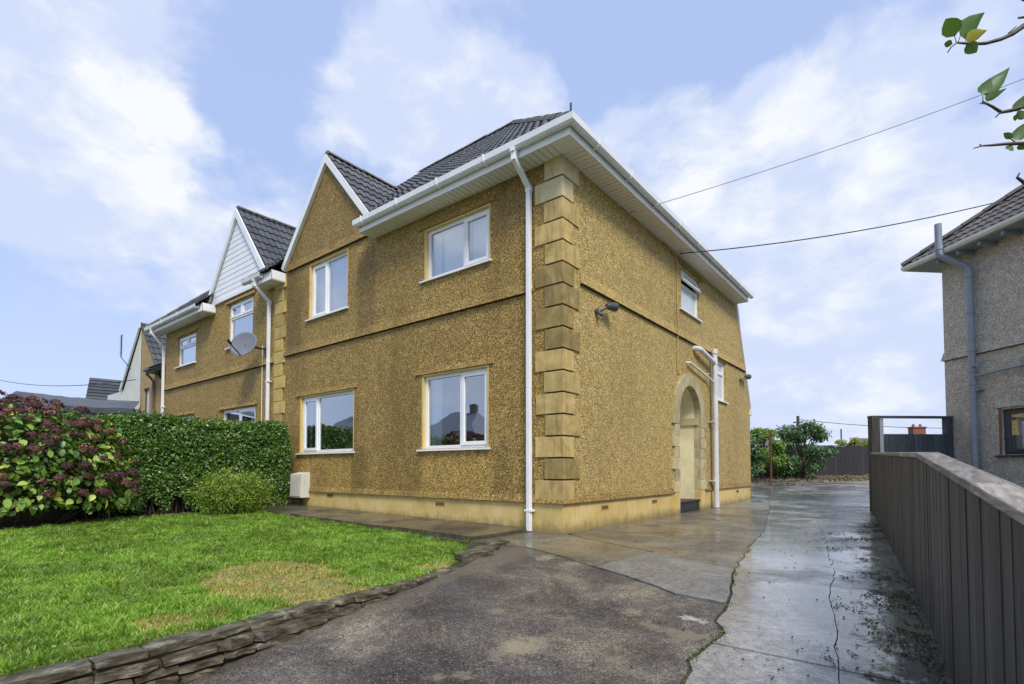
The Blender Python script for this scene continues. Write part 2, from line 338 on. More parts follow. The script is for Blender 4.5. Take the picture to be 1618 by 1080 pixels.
def mk_ground(name, cols, rough, agg=0, patches=None, moss=0, swirl=0, bump=.004, dark=.0, spots=None, foot=False, wet=0.0):
    """cols: ramp of base colours; rough=(lo,hi) wetness"""
    m, t = M(name); t.pos = t.geo.outputs['Position']
    n = t.noise(t.pos, 1.1, 8, .68, .4)
    c = t.ramp(n, cols)
    ns = t.noise(t.pos, 18, 6, .7)
    c = t.node('ShaderNodeVectorMath', {0: c, 'Scale': t.mapr(ns, .3, .7, .72, 1.28)}, operation='SCALE').outputs[0]
    h = ns
    if agg:
        vr = t.node('ShaderNodeTexVoronoi', {'Vector': t.pos, 'Scale': 150.0})
        sc = t.node('ShaderNodeSeparateColor', {0: vr.outputs['Color']}).outputs
        c = t.node('ShaderNodeVectorMath', {0: c, 'Scale': t.mapr(sc[0], 0, 1, 1 - agg * .75, 1 + agg * 1.25, False)}, operation='SCALE').outputs[0]
        c = t.mix(t.math('MULTIPLY', t.math('GREATER_THAN', sc[1], .975), .6), c, (.42, .38, .30))
        h = t.math('SUBTRACT', h, t.math('MULTIPLY', vr.outputs['Distance'], .5))
    if patches:
        pm = t.noise(t.vscale(t.pos, (1, 1, 1), (3.1, 1.7, 0)), 1.9, 7, .62, .3)
        fine = t.noise(t.pos, 26, 4, .7)
        pf = t.mapr(t.math('ADD', pm, t.math('MULTIPLY', t.math('SUBTRACT', fine, .5), .22)), .60, .66)
        c = t.mix(t.math('MULTIPLY', pf, .8), c, patches)
    if spots:
        fn_ = t.noise(t.pos, 34, 6, .8); wob = t.noise(t.pos, 5, 4, .6)
        for (sx_, sy_, rx_, ry_, col_, k_) in spots:
            q = t.vscale(t.node('ShaderNodeVectorMath', {0: t.pos, 1: (-sx_, -sy_, 0)}, operation='ADD').outputs[0], (1 / rx_, 1 / ry_, 0))
            ln = t.node('ShaderNodeVectorMath', {0: q}, operation='LENGTH').outputs['Value']
            e = t.math('ADD', t.math('ADD', ln, t.math('MULTIPLY', t.math('SUBTRACT', fn_, .5), 4.2)), t.math('MULTIPLY', t.math('SUBTRACT', wob, .5), 2.2))
            c = t.mix(t.mapr(e, .5, 1.15, k_, 0), c, col_)
    if foot:
        sx = t.node('ShaderNodeSeparateXYZ', {0: t.pos}).outputs
        e = t.math('ADD', sx[0], t.math('MULTIPLY', t.math('SUBTRACT', t.noise(t.pos, 4, 6, .7), .5), .5))
        c = t.mix(t.mapr(e, .58, .76, .6, 0), c, (.15, .125, .09))
    r = t.mapr(t.noise(t.vscale(t.pos, (1, 1, 1), (9, 4, 0)), 1.5, 6, .6), .36, .64, rough[0], rough[1])
    if moss:
        sx = t.node('ShaderNodeSeparateXYZ', {0: t.pos}).outputs
        # distance from the fence foot
        fx = t.math('ADD', sx[0], t.math('MULTIPLY', sx[1], .097))
        edge = t.math('ADD', t.mapr(fx, 2.95, 3.75, -.28, .17, False), t.mapr(sx[1], 4.5, 7.5, 0, -.5, False))
        mn = t.noise(t.vscale(t.pos, (1.4, 1, 1)), 5.5, 9, .82, .3)
        mf = t.mapr(t.math('ADD', mn, edge), .50, .60)
        mc = t.mix(t.mapr(t.noise(t.pos, 4.0, 5, .7), .45, .62), (.030, .028, .022), (.05, .07, .015))
        c = t.mix(t.math('MULTIPLY', mf, .88), c, mc)
        r = t.math('ADD', r, t.math('MULTIPLY', mf, .25), clamp=True)
        h = t.math('ADD', h, t.math('MULTIPLY', t.math('MULTIPLY', mf, t.noise(t.pos, 60, 4, .7)), 2.5))
    if swirl:
        wv = t.node('ShaderNodeTexWave', {'Vector': t.vscale(t.pos, (1, 1, 1), (.7, 1.3, 0)), 'Scale': 6.5, 'Distortion': 14.0, 'Detail': 2.0, 'Detail Scale': .6}, wave_type='RINGS').outputs['Fac']
        h = t.math('ADD', h, t.math('MULTIPLY', wv, swirl))
    sr = t.noise(t.vscale(t.pos, (1, 1, 1), (2, 8, 0)), 3.2, 7, .7, .5)
    c = t.mix(t.mapr(sr, .56, .74, 0, .5 + dark), c, (.045, .04, .03))
    t.set('Base Color', c); t.set('Roughness', r); t.set('IOR', 1.45)
    if wet:
        wn = t.noise(t.vscale(t.pos, (1, .8, 1), (5, 3, 0)), 1.1, 7, .6, .6)
        wm = t.mapr(wn, .43, .56, 0, wet)
        if moss: wm = t.math('MULTIPLY', wm, t.math('SUBTRACT', 1.0, t.math('MULTIPLY', mf, .7)))
        t.set('Coat Weight', wm); t.set('Coat Roughness', .13); t.set('Coat IOR', 1.4)
    t.bump(h, bump, 1.0)
    return m
MAT['tarmac'] = mk_ground('dark_aggregate_tarmac', [(.28, (.024, .019, .018)), (.42, (.055, .045, .039)), (.53, (.10, .086, .072)), (.64, (.19, .162, .118)), (.76, (.33, .285, .20))], (.36, .6), wet=.25, agg=.9, patches=(.22, .185, .125), bump=.006, foot=True, spots=[(.85, -1.65, .15, .14, (.34, .30, .21), .7), (1.22, -1.75, .12, .07, (.32, .29, .20), .6), (2.02, -3.6, .17, .12, (.34, .29, .19), .65), (2.50, -2.05, .10, .035, (.60, .58, .52), .8), (2.76, -2.68, .09, .05, (.55, .52, .46), .75), (2.35, -2.75, .08, .07, (.32, .28, .20), .55), (1.5, -3.2, .08, .07, (.28, .24, .17), .5), (2.6, -3.5, .08, .07, (.28, .24, .17), .5)])
MAT['conc_wet'] = mk_ground('wet_concrete', [(.28, (.09, .087, .08)), (.45, (.19, .185, .172)), (.58, (.29, .282, .265)), (.75, (.42, .41, .385))], (.16, .42), wet=1.0, agg=.3, moss=1, swirl=.5, bump=.0022)
MAT['conc_path'] = mk_ground('damp_concrete_path', [(.28, (.052, .045, .032)), (.45, (.10, .088, .066)), (.6, (.165, .15, .118)), (.75, (.27, .25, .205))], (.26, .5), wet=.6, agg=.5, bump=.004, dark=.15)
MAT['conc_pale'] = mk_ground('pale_concrete_patch', [(.28, (.11, .105, .095)), (.5, (.18, .175, .16)), (.72, (.27, .26, .24))], (.24, .42), agg=.25, swirl=.3, bump=.003)
MAT['conc_front'] = mk_ground('mossy_front_path', [(.28, (.035, .028, .018)), (.5, (.075, .062, .04)), (.72, (.17, .15, .11))], (.3, .5), wet=.5, agg=.4, bump=.004, dark=.2)
MAT['crackdirt'] = mk_ground('joint_dirt_and_moss', [(.3, (.03, .028, .018)), (.5, (.06, .055, .02)), (.7, (.10, .13, .02))], (.7, .9), bump=.02)
MAT['gravel'] = mk_ground('brown_gravel', [(.3, (.10, .08, .055)), (.5, (.22, .18, .13)), (.7, (.34, .29, .22))], (.7, .9), agg=1.0, bump=.02)
MAT['field'] = simple('distant_field', (.07, .095, .03), .95, .3, .05)
MAT['street'] = mk_ground('street_asphalt', [(.3, (.04, .04, .04)), (.5, (.055, .055, .055)), (.7, (.075, .075, .075))], (.5, .8), agg=.3)

def mk_slate():
    m, t = M('slate_walling_stone')
    ov = t.node('ShaderNodeCombineXYZ', {0: t.math('MULTIPLY', t.orand, 31.0), 1: t.math('MULTIPLY', t.orand, 17.0), 2: 0.0}).outputs[0]
    p = t.node('ShaderNodeVectorMath', {0: t.geo.outputs['Position'], 1: ov}, operation='ADD').outputs[0]
    n = t.noise(t.vscale(p, (1, .6, 2.6)), 12, 8, .7, .4)
    c = t.ramp(n, [(.34, (.026, .022, .017)), (.47, (.075, .064, .045)), (.57, (.16, .138, .09)), (.68, (.40, .37, .27))])
    c = t.mix(t.mapr(t.noise(p, 3.4, 4, .6), .48, .7, 0, .5), c, (.12, .085, .045))
    c = t.mix(t.mapr(t.noise(p, 5.4, 6, .7), .60, .72, 0, .6), c, (.09, .12, .11))
    t.set('Base Color', c); t.set('Roughness', .4)
    t.bump(n, .008, 1.0); return m
MAT['slate'] = mk_slate()

# ------------------------------------------------------------------ object helpers
def tag(o, label=None, cat=None, group=None, kind=None):
    if label: o['label'] = label
    if cat: o['category'] = cat
    if group: o['group'] = group
    if kind: o['kind'] = kind
    return o
def wl(o):
    p = V((0, 0, 0))
    while o is not None: p = p + o.location; o = o.parent
    return p
def thing(name, loc, label, cat, group=None):
    o = bpy.data.objects.new(name, None); COL.objects.link(o); o.location = loc
    o.empty_display_size = .3
    return tag(o, label, cat, group)
def link(name, mesh, parent=None, mw=None):
    """mw: world matrix (translation+rotation+scale)"""
    o = bpy.data.objects.new(name, mesh); COL.objects.link(o)
    if parent is not None: o.parent = parent
    if mw is not None:
        m = mw.copy(); m.translation = m.translation - (wl(parent) if parent is not None else V((0, 0, 0)))
        o.matrix_basis = m
    return o
class MB:
    """mesh in world coordinates"""
    def __init__(s): s.v = []; s.f = []
    def face(s, pts): 
        i = len(s.v); s.v += [tuple(p) for p in pts]; s.f.append(tuple(range(i, i + len(pts)))); return s
    def raw(s, vs, fs):
        i = len(s.v); s.v += [tuple(p) for p in vs]; s.f += [tuple(a + i for a in f) for f in fs]; return s
    def hexa(s, p):
        return s.raw(p, [(0, 3, 2, 1), (4, 5, 6, 7), (0, 1, 5, 4), (1, 2, 6, 5), (2, 3, 7, 6), (3, 0, 4, 7)])
    def box(s, x0, x1, y0, y1, z0, z1):
        return s.hexa([(x0, y0, z0), (x1, y0, z0), (x1, y1, z0), (x0, y1, z0), (x0, y0, z1), (x1, y0, z1), (x1, y1, z1), (x0, y1, z1)])
    def pbox(s, P, u0, u1, z0, z1, n0, n1):
        return s.hexa([P(u0, z0, n0), P(u1, z0, n0), P(u1, z0, n1), P(u0, z0, n1), P(u0, z1, n0), P(u1, z1, n0), P(u1, z1, n1), P(u0, z1, n1)])
    def prism(s, P, u0, u1, prof, m0=0, m1=0):
        """profile of (n, z) swept from u0 to u1; m0, m1: mitre factors"""
        k = len(prof)
        a = [P(u0 - m0 * n, z, n) for n, z in prof]; b = [P(u1 + m1 * n, z, n) for n, z in prof]
        fs = [(i, (i + 1) % k, k + (i + 1) % k, k + i) for i in range(k)]
        fs += [tuple(range(k))[::-1], tuple(range(k, 2 * k))]
        return s.raw(a + b, fs)
    def tube(s, pts, r, seg=10, caps=True, rs=None):
        pts = [V(p) for p in pts]; base = len(s.v); n = len(pts)
        prev = None
        for i, p in enumerate(pts):
            d = (pts[min(i + 1, n - 1)] - pts[max(i - 1, 0)]).normalized()
            if prev is None:
                a = d.cross(V((0, 0, 1)));
                if a.length < .05: a = d.cross(V((1, 0, 0)))
                a.normalize()
            else: a = (prev - d * prev.dot(d)).normalized()
            prev = a; b = d.cross(a)
            rr = rs[i] if rs else r
            if rs is None and 0 < i < n - 1:
                c = (pts[i + 1] - p).normalized().dot((p - pts[i - 1]).normalized()); 
            for k in range(seg):
                t = 2 * math.pi * k / seg
                s.v.append(tuple(p + (a * math.cos(t) + b * math.sin(t)) * rr))
        for i in range(n - 1):
            for k in range(seg):
                k2 = (k + 1) % seg
                s.f.append((base + i * seg + k, base + i * seg + k2, base + (i + 1) * seg + k2, base + (i + 1) * seg + k))
        if caps:
            s.f.append(tuple(base + k for k in range(seg))[::-1]); s.f.append(tuple(base + (n - 1) * seg + k for k in range(seg)))
        return s
    def mesh(s, name, off=V((0, 0, 0))):
        m = bpy.data.meshes.new(name); m.from_pydata([(a - off.x, b - off.y, c - off.z) for a, b, c in s.v], [], s.f)
        bm = bmesh.new(); bm.from_mesh(m); bmesh.ops.recalc_face_normals(bm, faces=bm.faces); bm.to_mesh(m); bm.free()
        m.update(); return m
    def build(s, name, mat, parent=None, smooth=False, bevel=0):
        off = wl(parent) if parent is not None else V((0, 0, 0))
        m = s.mesh(name, off)
        m.materials.append(MAT[mat] if isinstance(mat, str) else mat)
        o = link(name, m, parent)
        if smooth:
            for p in m.polygons: p.use_smooth = True
            m.set_sharp_from_angle(angle=math.radians(40))
        if bevel:
            b = o.modifiers.new('bevel', 'BEVEL'); b.width = bevel; b.segments = 2; b.limit_method = 'ANGLE'
        return o

def plane(O, U, N):
    O = V(O); U = V(U).normalized(); N = V(N).normalized()
    return lambda u, z, n=0: O + U * u + N * n + V((0, 0, z))
PF = plane((0, 0, 0), (1, 0, 0), (0, -1, 0))     # front facade: u = world x
PS = plane((0, 0, 0), (0, 1, 0), (1, 0, 0))      # side facade: u = world y

def wall_face(mb, P, outline, holes, n=0, reveal=.1):
    loops = [[V((u, z, 0)) for u, z in outline]] + [[V((u, z, 0)) for u, z in h] for h in holes]
    flat = [p for l in loops for p in l]
    tris = geometry.tessellate_polygon(loops)
    mb.raw([P(p.x, p.y, n) for p in flat], tris)
    for h in holes:
        k = len(h)
        for i in range(k):
            a, b = h[i], h[(i + 1) % k]
            mb.face([P(a[0], a[1], n), P(b[0], b[1], n), P(b[0], b[1], n - reveal), P(a[0], a[1], n - reveal)])
def rect(u0, u1, z0, z1): return [(u0, z0), (u1, z0), (u1, z1), (u0, z1)]

def drip(P, u0, u1, z, parent, mat='dash', out=.05, hgt=.17, m0=0, m1=0):
    mb = MB(); mb.prism(P, u0, u1, [(.001, z), (out, z), (out * .8, z + .03), (.012, z + hgt), (.001, z + hgt)], m0, m1)
    o = mb.build('drip_course', mat, parent)
    if hgt > .1: MB().prism(P, u0 + .002, u1 - .002, [(.0015, z - .016), (out * .55, z - .002), (.0015, z - .002)], m0, m1).build('drip_shade_strip', 'shade_line', o)  # added dark strip: the drip's shadow line put in as colour
    return o

def window(parent, P, u0, u1, z0, z1, lights, depth=.055, mat='upvc', glass='glass', sill=True, transom=None, room=True, label=None, blind=None, sillout=.05, opened=False, sillL=.12, sillR=.06):
    """lights: list of (fraction width, 'f' fixed or 'o' opening); transom: height fraction of the top lights row, their kinds"""
    n0, n1 = -depth - .065, -depth
    fw = .055
    fr = MB(); W = u1 - u0
    fr.pbox(P, u0, u1, z0, z0 + fw, n0, n1); fr.pbox(P, u0, u1, z1 - fw, z1, n0, n1)
    fr.pbox(P, u0, u0 + fw, z0 + fw, z1 - fw, n0, n1); fr.pbox(P, u1 - fw, u1, z0 + fw, z1 - fw, n0, n1)
    rows = [(z0, z1, lights)]
    if transom:
        zt = z1 - (z1 - z0) * transom[0]
        fr.pbox(P, u0 + fw, u1 - fw, zt - .03, zt + .03, n0, n1 - .002)
        rows = [(z0, zt + .0275 - .0, lights), (zt - .0275, z1, transom[1])]
    panes, sashes = [], []
    for (a, b, ls) in rows:
        u = u0; tot = sum(l[0] for l in ls)
        for i, (f, k) in enumerate(ls):
            du = W * f / tot; ua, ub = u, u + du; u = ub
            if i: fr.pbox(P, ua - .028, ua + .028, a + fw, b - fw, n0, n1 - .003)
            ia = ua + (fw if i == 0 else .028); ib = ub - (fw if i == len(ls) - 1 else .028)
            za, zb = a + fw, b - fw
            if k[0] == 'o':
                s = MB(); sw = .048
                if k == 'oo':      # top-hung, open at the bottom
                    ang = math.radians(24); zh = zb
                    Q = lambda uu, zz, nn, zh=zh: P(uu, zh - (zh - zz) * math.cos(ang) + nn * math.sin(ang) * 0, nn + (zh - zz) * math.sin(ang))
                else: Q = P
                e = .012
                s.pbox(Q, ia - e, ib + e, za - e, za + sw, n1 - .04, n1 + .014); s.pbox(Q, ia - e, ib + e, zb - sw, zb + e, n1 - .04, n1 + .014)
                s.pbox(Q, ia - e, ia + sw, za + sw, zb - sw, n1 - .04, n1 + .014); s.pbox(Q, ib - sw, ib + e, za + sw, zb - sw, n1 - .04, n1 + .014)
                sashes.append(s); panes.append((Q, ia + sw, ib - sw, za + sw, zb - sw, n1 - .015))
            else:
                panes.append((P, ia, ib, za, zb, n1 - .03))
    w_ = fr.build('window', mat, parent)
    if label: w_['label'] = label
    for s in sashes: s.build('sash', mat, w_, bevel=.004)
    for (Q, a, b, c, d, n) in panes:
        mb = MB(); g = .004
        mb.face([Q(a - g, c - g, n), Q(b + g, c - g, n), Q(b + g, d + g, n), Q(a - g, d + g, n)]); mb.build('pane', glass, w_)
    if sill:
        s = MB(); s.prism(P, u0 - sillL, u1 + sillR, [(-depth, z0 - .002), (sillout, z0 - .014), (sillout, z0 - .04), (-depth, z0 - .03)]); s.build('sill', mat, w_)
    if room:
        r = MB(); m = .06
        # inner reveal and a plain room behind
        r.pbox(P, u0 - .01, u0 + .0, z0, z1, -depth - .34, n0); r.pbox(P, u1, u1 + .01, z0, z1, -depth - .34, n0)
        r.pbox(P, u0, u1, z1, z1 + .01, -depth - .34, n0); r.pbox(P, u0, u1, z0 - .01, z0, -depth - .34, n0)
        a, b, c, d, e = u0 - .6, u1 + .6, z0 - .75, z1 + .25, -3.0
        f = -depth - .34
        r.face([P(a, c, e), P(b, c, e), P(b, d, e), P(a, d, e)]); r.face([P(a, c, e), P(a, c, f), P(a, d, f), P(a, d, e)])
        r.face([P(b, c, e), P(b, c, f), P(b, d, f), P(b, d, e)]); r.face([P(a, c, e), P(b, c, e), P(b, c, f), P(a, c, f)])
        r.face([P(a, d, e), P(b, d, e), P(b, d, f), P(a, d, f)])
        r.build('room', 'wall_in', w_)
    if blind:
        for (ba, bb) in blind:
            q = MB(); q.face([P(u0 + W * ba, z0 + .06, n0 - .05), P(u0 + W * bb, z0 + .06, n0 - .05), P(u0 + W * bb, z1 - .06, n0 - .05), P(u0 + W * ba, z1 - .06, n0 - .05)])
            q.build('blind', 'net', w_)
    return w_

# ---- roof tiles
def tile_mesh(wd=.33, ln=.41, mat='tile'):
    vs = []; prof = []
    for i in range(9):
        x = wd * i / 8; t = (i % 4)
        z = [.0, .022, .028, .010][t] if i < 8 else .0
        prof.append((x, z))
    for x, z in prof: vs.append((x, 0, z + .036))
    for x, z in prof: vs.append((x, ln, z + .004))
    for x, z in prof: vs.append((x, .0, z + .008))
    fs = [(i, i + 1, 10 + i, 9 + i) for i in range(8)] + [(18 + i, 19 + i, i + 1, i) for i in range(8)]
    m = bpy.data.meshes.new('tile'); m.from_pydata(vs, [], fs); m.materials.append(MAT[mat]); m.update()
    return m
TILES = {k: tile_mesh(mat=k) for k in ('tile', 'tile_n', 'tile_b')}
def tile_slope(parent, A, B, up, poly, mat, maxparts=300, gauge=.34, wd=.33):
    """A->B: eaves line; up: slope direction (unit); poly: convex polygon of (a, b) in metres on the slope.
       Full tiles nearest the camera are parts; clipped and far tiles are joined."""
    A = V(A); B = V(B); up = V(up).normalized(); ax = (B - A).normalized(); nz = ax.cross(up).normalized()
    if nz.z < 0: nz = -nz
    # frame: x along the eaves so that x cross up = nz
    if ax.cross(up).dot(nz) < 0: ax_t = -ax
    else: ax_t = ax
    amin = min(p[0] for p in poly); amax = max(p[0] for p in poly); bmin = min(p[1] for p in poly); bmax = max(p[1] for p in poly)
    area = sum(poly[i][0] * poly[(i + 1) % len(poly)][1] - poly[(i + 1) % len(poly)][0] * poly[i][1] for i in range(len(poly)))
    pl = poly if area > 0 else poly[::-1]
    edges = [(pl[i], pl[(i + 1) % len(pl)]) for i in range(len(pl))]
    def inside(a, b): 
        return all((q[0] - p[0]) * (b - p[1]) - (q[1] - p[1]) * (a - p[0]) >= -1e-6 for p, q in edges)
    full, part = [], []
    ka = int((amax - amin) / wd) + 2; kb = int((bmax - bmin) / gauge) + 2
    for j in range(kb):
        for i in range(-1, ka):
            a = amin + i * wd; b = bmin + j * gauge
            cs = [inside(a + dx, b + dy) for dx in (0, wd) for dy in (0, gauge)]
            o = A + ax * (a if ax_t is ax or ax_t == ax else a + wd) + up * b
            mm = Matrix((ax_t, up, nz)).transposed().to_4x4(); mm.translation = o
            if all(cs): full.append(mm)
            elif any(cs) or inside(a + wd / 2, b + gauge / 2): part.append(mm)
    full.sort(key=lambda m: (m.translation - CAM).length)
    for m in full[:maxparts]:
        jit = Matrix.Rotation(random.uniform(-.016, .016), 4, 'Z') @ Matrix.Rotation(random.uniform(-.006, .006), 4, 'X')
        link('tile', TILES[mat], parent, m @ jit)
    rest = full[maxparts:]
    bm = bmesh.new()
    for m in rest:
        tmp = bmesh.new(); tmp.from_mesh(TILES[mat]); tmp.transform(m)
        me = bpy.data.meshes.new('x'); tmp.to_mesh(me); tmp.free(); bm.from_mesh(me); bpy.data.meshes.remove(me)
    clip = bmesh.new()
    for m in part:
        tmp = bmesh.new(); tmp.from_mesh(TILES[mat]); tmp.transform(m)
        me = bpy.data.meshes.new('x'); tmp.to_mesh(me); tmp.free(); clip.from_mesh(me); bpy.data.meshes.remove(me)
    for p, q in edges:
        d = V((q[0] - p[0], q[1] - p[1])); nin = V((-d.y, d.x)).normalized()
        pco = A + ax * p[0] + up * p[1]; no = ax * nin.x + up * nin.y
        bmesh.ops.bisect_plane(clip, geom=clip.verts[:] + clip.edges[:] + clip.faces[:], plane_co=pco, plane_no=-no, clear_outer=True)
    me = bpy.data.meshes.new('x'); clip.to_mesh(me); clip.free(); bm.from_mesh(me); bpy.data.meshes.remove(me)
    if len(bm.faces):
        off = wl(parent); bmesh.ops.translate(bm, verts=bm.verts, vec=-off)
        me = bpy.data.meshes.new('cut_tiles'); bm.to_mesh(me); me.materials.append(MAT[mat])
        o = link('cut_tiles', me, parent); o['kind'] = 'stuff'
    bm.free()
    # deck under the tiles
    mb = MB(); mb.face([A + ax * a + up * b - nz * .004 for a, b in poly]); mb.build('roof_deck', 'darkgap', parent)

def ridge_tiles(parent, A, B, mat='hip', r=.10, step=.40, name='ridge_tile'):
    A = V(A); B = V(B); L = (B - A).length; d = (B - A).normalized(); n = max(1, int(L / step)); st = L / n
    side = d.cross(V((0, 0, 1))).normalized(); upv = side.cross(d).normalized()
    vs = []; k = 7
    for e, (t, rr) in enumerate(((0, r * 1.08), (st * 1.08, r * .98))):
        for i in range(k):
            a = math.pi * (i / (k - 1)); vs.append((math.cos(a) * rr, t, math.sin(a) * rr * .8))
    fs = [(i, i + 1, k + i + 1, k + i) for i in range(k - 1)] + [tuple(range(k))]
    m = bpy.data.meshes.new(name); m.from_pydata(vs, [], fs); m.materials.append(MAT[mat]); m.update()
    for i in range(n):
        mm = Matrix((side, d, upv)).transposed().to_4x4(); mm.translation = A + d * (i * st) + V((0, 0, random.uniform(-.006, .01)))
        link(name, m, parent, mm @ Matrix.Rotation(random.uniform(-.02, .02), 4, 'Y'))

def box_part(name, mat, parent, P, *a, bevel=0):
    return MB().pbox(P, *a).build(name, mat, parent, bevel=bevel)

def boards(parent, P, u0, u1, pitch, n0, n1, z, mat='soffit', name='soffit_board', th=.012, gap=.012):
    k = int(round((u1 - u0) / pitch)); pitch = (u1 - u0) / k
    a = P(u0, z, n0); off = V(a)
    mb = MB(); mb.pbox(P, u0, u0 + pitch - gap, z, z + th, n0, n1); me = mb.mesh(name, off); me.materials.append(MAT[mat])
    U = (P(1, 0, 0) - P(0, 0, 0))
    for i in range(k):
        mm = Matrix.Translation(off + U * (i * pitch) + V((0, 0, random.uniform(-.0015, .0015)))); link(name, me, parent, mm)
    MB().pbox(P, u0, u1, z + th + .002, z + th + .02, n0, n1).build('soffit_backing', 'darkgap', parent)

GUT = [(.36, 5.575), (.36, 5.50), (.375, 5.478), (.435, 5.472), (.462, 5.50), (.470, 5.585), (.458, 5.588), (.450, 5.51), (.43, 5.49), (.385, 5.492), (.372, 5.51), (.372, 5.575)]
def gutter(parent, P, u0, u1, dz=0, m0=0, m1=0, brk=1.0, mat='gutter'):
    prof = [(n, z + dz) for n, z in GUT]
    g = MB().prism(P, u0, u1, prof, m0, m1).build('gutter', mat, parent)
    a0, a1 = u0 + .25, u1 - .1; k = max(1, int((a1 - a0) / brk))
    me = None
    for i in range(k):
        u = a0 + (a1 - a0) * i / k
        b = MB(); b.prism(P, u, u + .028, [(.35, 5.46 + dz), (.44, 5.462 + dz), (.474, 5.495 + dz), (.480, 5.60 + dz), (.46, 5.60 + dz), (.452, 5.50 + dz), (.43, 5.48 + dz), (.35, 5.478 + dz)])
        b.build('gutter_bracket', mat, g)
    return g
def downpipe(parent, P, u, ztop, zbot=0.0, dz=0, mat='gutter', clips=(.42,), w=.066):
    mb = MB()
    mb.pbox(P, u - w / 2, u + w / 2, zbot, ztop, .03, .03 + w)
    # swan neck up to the gutter outlet
    n_a, n_b = .03 + w / 2, .415; za, zb = ztop + .02, 5.36 + dz
    def seg(na, z0, nb, z1, t=w / 2):
        d = V((nb - na, z1 - z0)).normalized(); q = V((-d.y, d.x)) * t
        pts = [(na + q.x, z0 + q.y), (na - q.x, z0 - q.y), (nb - q.x, z1 - q.y), (nb + q.x, z1 + q.y)]
        mb.prism(P, u - w / 2 - .001, u + w / 2 + .001, pts)
    seg(n_a, za - .03, n_b, zb)
    mb.pbox(P, u - w / 2 - .004, u + w / 2 + .004, zb - .035, 5.475 + dz, n_b - w / 2, n_b + w / 2)
    mb.pbox(P, u - w / 2 - .008, u + w / 2 + .008, ztop - .07, ztop + .02, .024, .036 + w)
    mb.pbox(P, u - w / 2 - .006, u + w / 2 + .006, 5.44 + dz, 5.49 + dz, n_b - w / 2 - .02, n_b + w / 2 + .02)
    o = mb.build('downpipe', mat, parent, bevel=.006)
    for c in clips:
        k = MB().pbox(P, u - w / 2 - .028, u + w / 2 + .028, c, c + .028, .001, .036 + w); k.build('pipe_clip', mat, o)
    return o

# ------------------------------------------------------------------ ground levels
def G(x, y):
    if y < -1.5:
        t = -1.5 - y
        return -.05 * t - .010 * t * t if t < 6 else -.05 * 6 - .010 * 36 - .1 * (min(t, 16) - 6)
    z = 0.0
    if y > 9: z = .036 * (min(y, 24) - 9)
    return z
def LZ(x, y):          # lawn
    return -.075 + .02 * (-x)
def PZ(x, y):          # front path
    return .0 + .014 * (-x)

def sheet(name, poly, zf, mat, thick=.06, parent=None, step=.35, jitter=0, edge=0):
    """tessellated slab following a height function, with skirts"""
    bm = bmesh.new()
    vs = [bm.verts.new((x, y, 0)) for x, y in poly]; f = bm.faces.new(vs)
    bm.normal_update()
    if f.normal.z < 0: bmesh.ops.reverse_faces(bm, faces=[f])
    xs = [p[0] for p in poly]; ys = [p[1] for p in poly]
    y = math.ceil(min(ys) / step) * step
    while y < max(ys):
        bmesh.ops.bisect_plane(bm, geom=bm.verts[:] + bm.edges[:] + bm.faces[:], plane_co=(0, y, 0), plane_no=(0, 1, 0)); y += step
    x = math.ceil(min(xs) / step) * step
    while x < max(xs):
        bmesh.ops.bisect_plane(bm, geom=bm.verts[:] + bm.edges[:] + bm.faces[:], plane_co=(x, 0, 0), plane_no=(1, 0, 0)); x += step
    bnd = [e for e in bm.edges if e.is_boundary]
    r = bmesh.ops.extrude_edge_only(bm, edges=bnd)
    low = [g for g in r['geom'] if isinstance(g, bmesh.types.BMVert)]
    ls = set(low)
    for v in bm.verts:
        v.co.z = zf(v.co.x, v.co.y) - (thick if v in ls else 0) + (random.uniform(-jitter, jitter) if v not in ls else 0)
    off = wl(parent) if parent is not None else V((0, 0, 0))
    bmesh.ops.translate(bm, verts=bm.verts, vec=-off)
    me = bpy.data.meshes.new(name); bm.to_mesh(me); bm.free(); me.materials.append(MAT[mat])
    return link(name, me, parent)

def wobble(pts, amp=.012, step=.12):
    out = []
    for (a, b) in zip(pts[:-1], pts[1:]):
        a = V(a); b = V(b); L = (b - a).length; k = max(1, int(L / step)); d = (b - a).normalized(); n = V((-d.y, d.x))
        for i in range(k):
            out.append(tuple(a + (b - a) * (i / k) + n * (random.uniform(-amp, amp) if i else 0)))
    out.append(tuple(pts[-1])); return out
# ------------------------------------------------------------------ ground, drive, paths
def grid_sheet(name, xs, ys, zf, mat, kind='structure'):
    vs = [(x, y, zf(x, y)) for y in ys for x in xs]; nx = len(xs)
    fs = [(j * nx + i, j * nx + i + 1, (j + 1) * nx + i + 1, (j + 1) * nx + i) for j in range(len(ys) - 1) for i in range(nx - 1)]
    m = bpy.data.meshes.new(name); m.from_pydata(vs, [], fs); m.materials.append(MAT[mat]); m.update()
    for p in m.polygons: p.use_smooth = True
    return tag(link(name, m), kind=kind)
ax_ = [-1500, -700, -300, -150, -80] + list(range(-50, 51, 2)) + [80, 150, 300, 700, 1500]
grid_sheet('ground', ax_, ax_, lambda x, y: G(x, y) - .085 - (0 if abs(x) < 60 and abs(y) < 60 else .02 * (max(abs(x), abs(y)) - 60) ** .8), 'field')
sheet('joint_bed', [(-9.5, -1.2), (-.5, -1.35), (0.6, -3), (.66, -12), (5.0, -12), (3.9, -1), (3.0, 9), (2.9, 10), (-9.5, 10)], lambda x, y: (PZ(x, y) if (x < 0 and -1.3 < y < .1) else G(x, y)) - .009, 'crackdirt', step=.5)['kind'] = 'structure'
road = grid_sheet('road', [-80, -40, 0, 40, 80], [-21, -19, -17, -15, -13.6], lambda x, y: G(x, y) - .075, 'street')

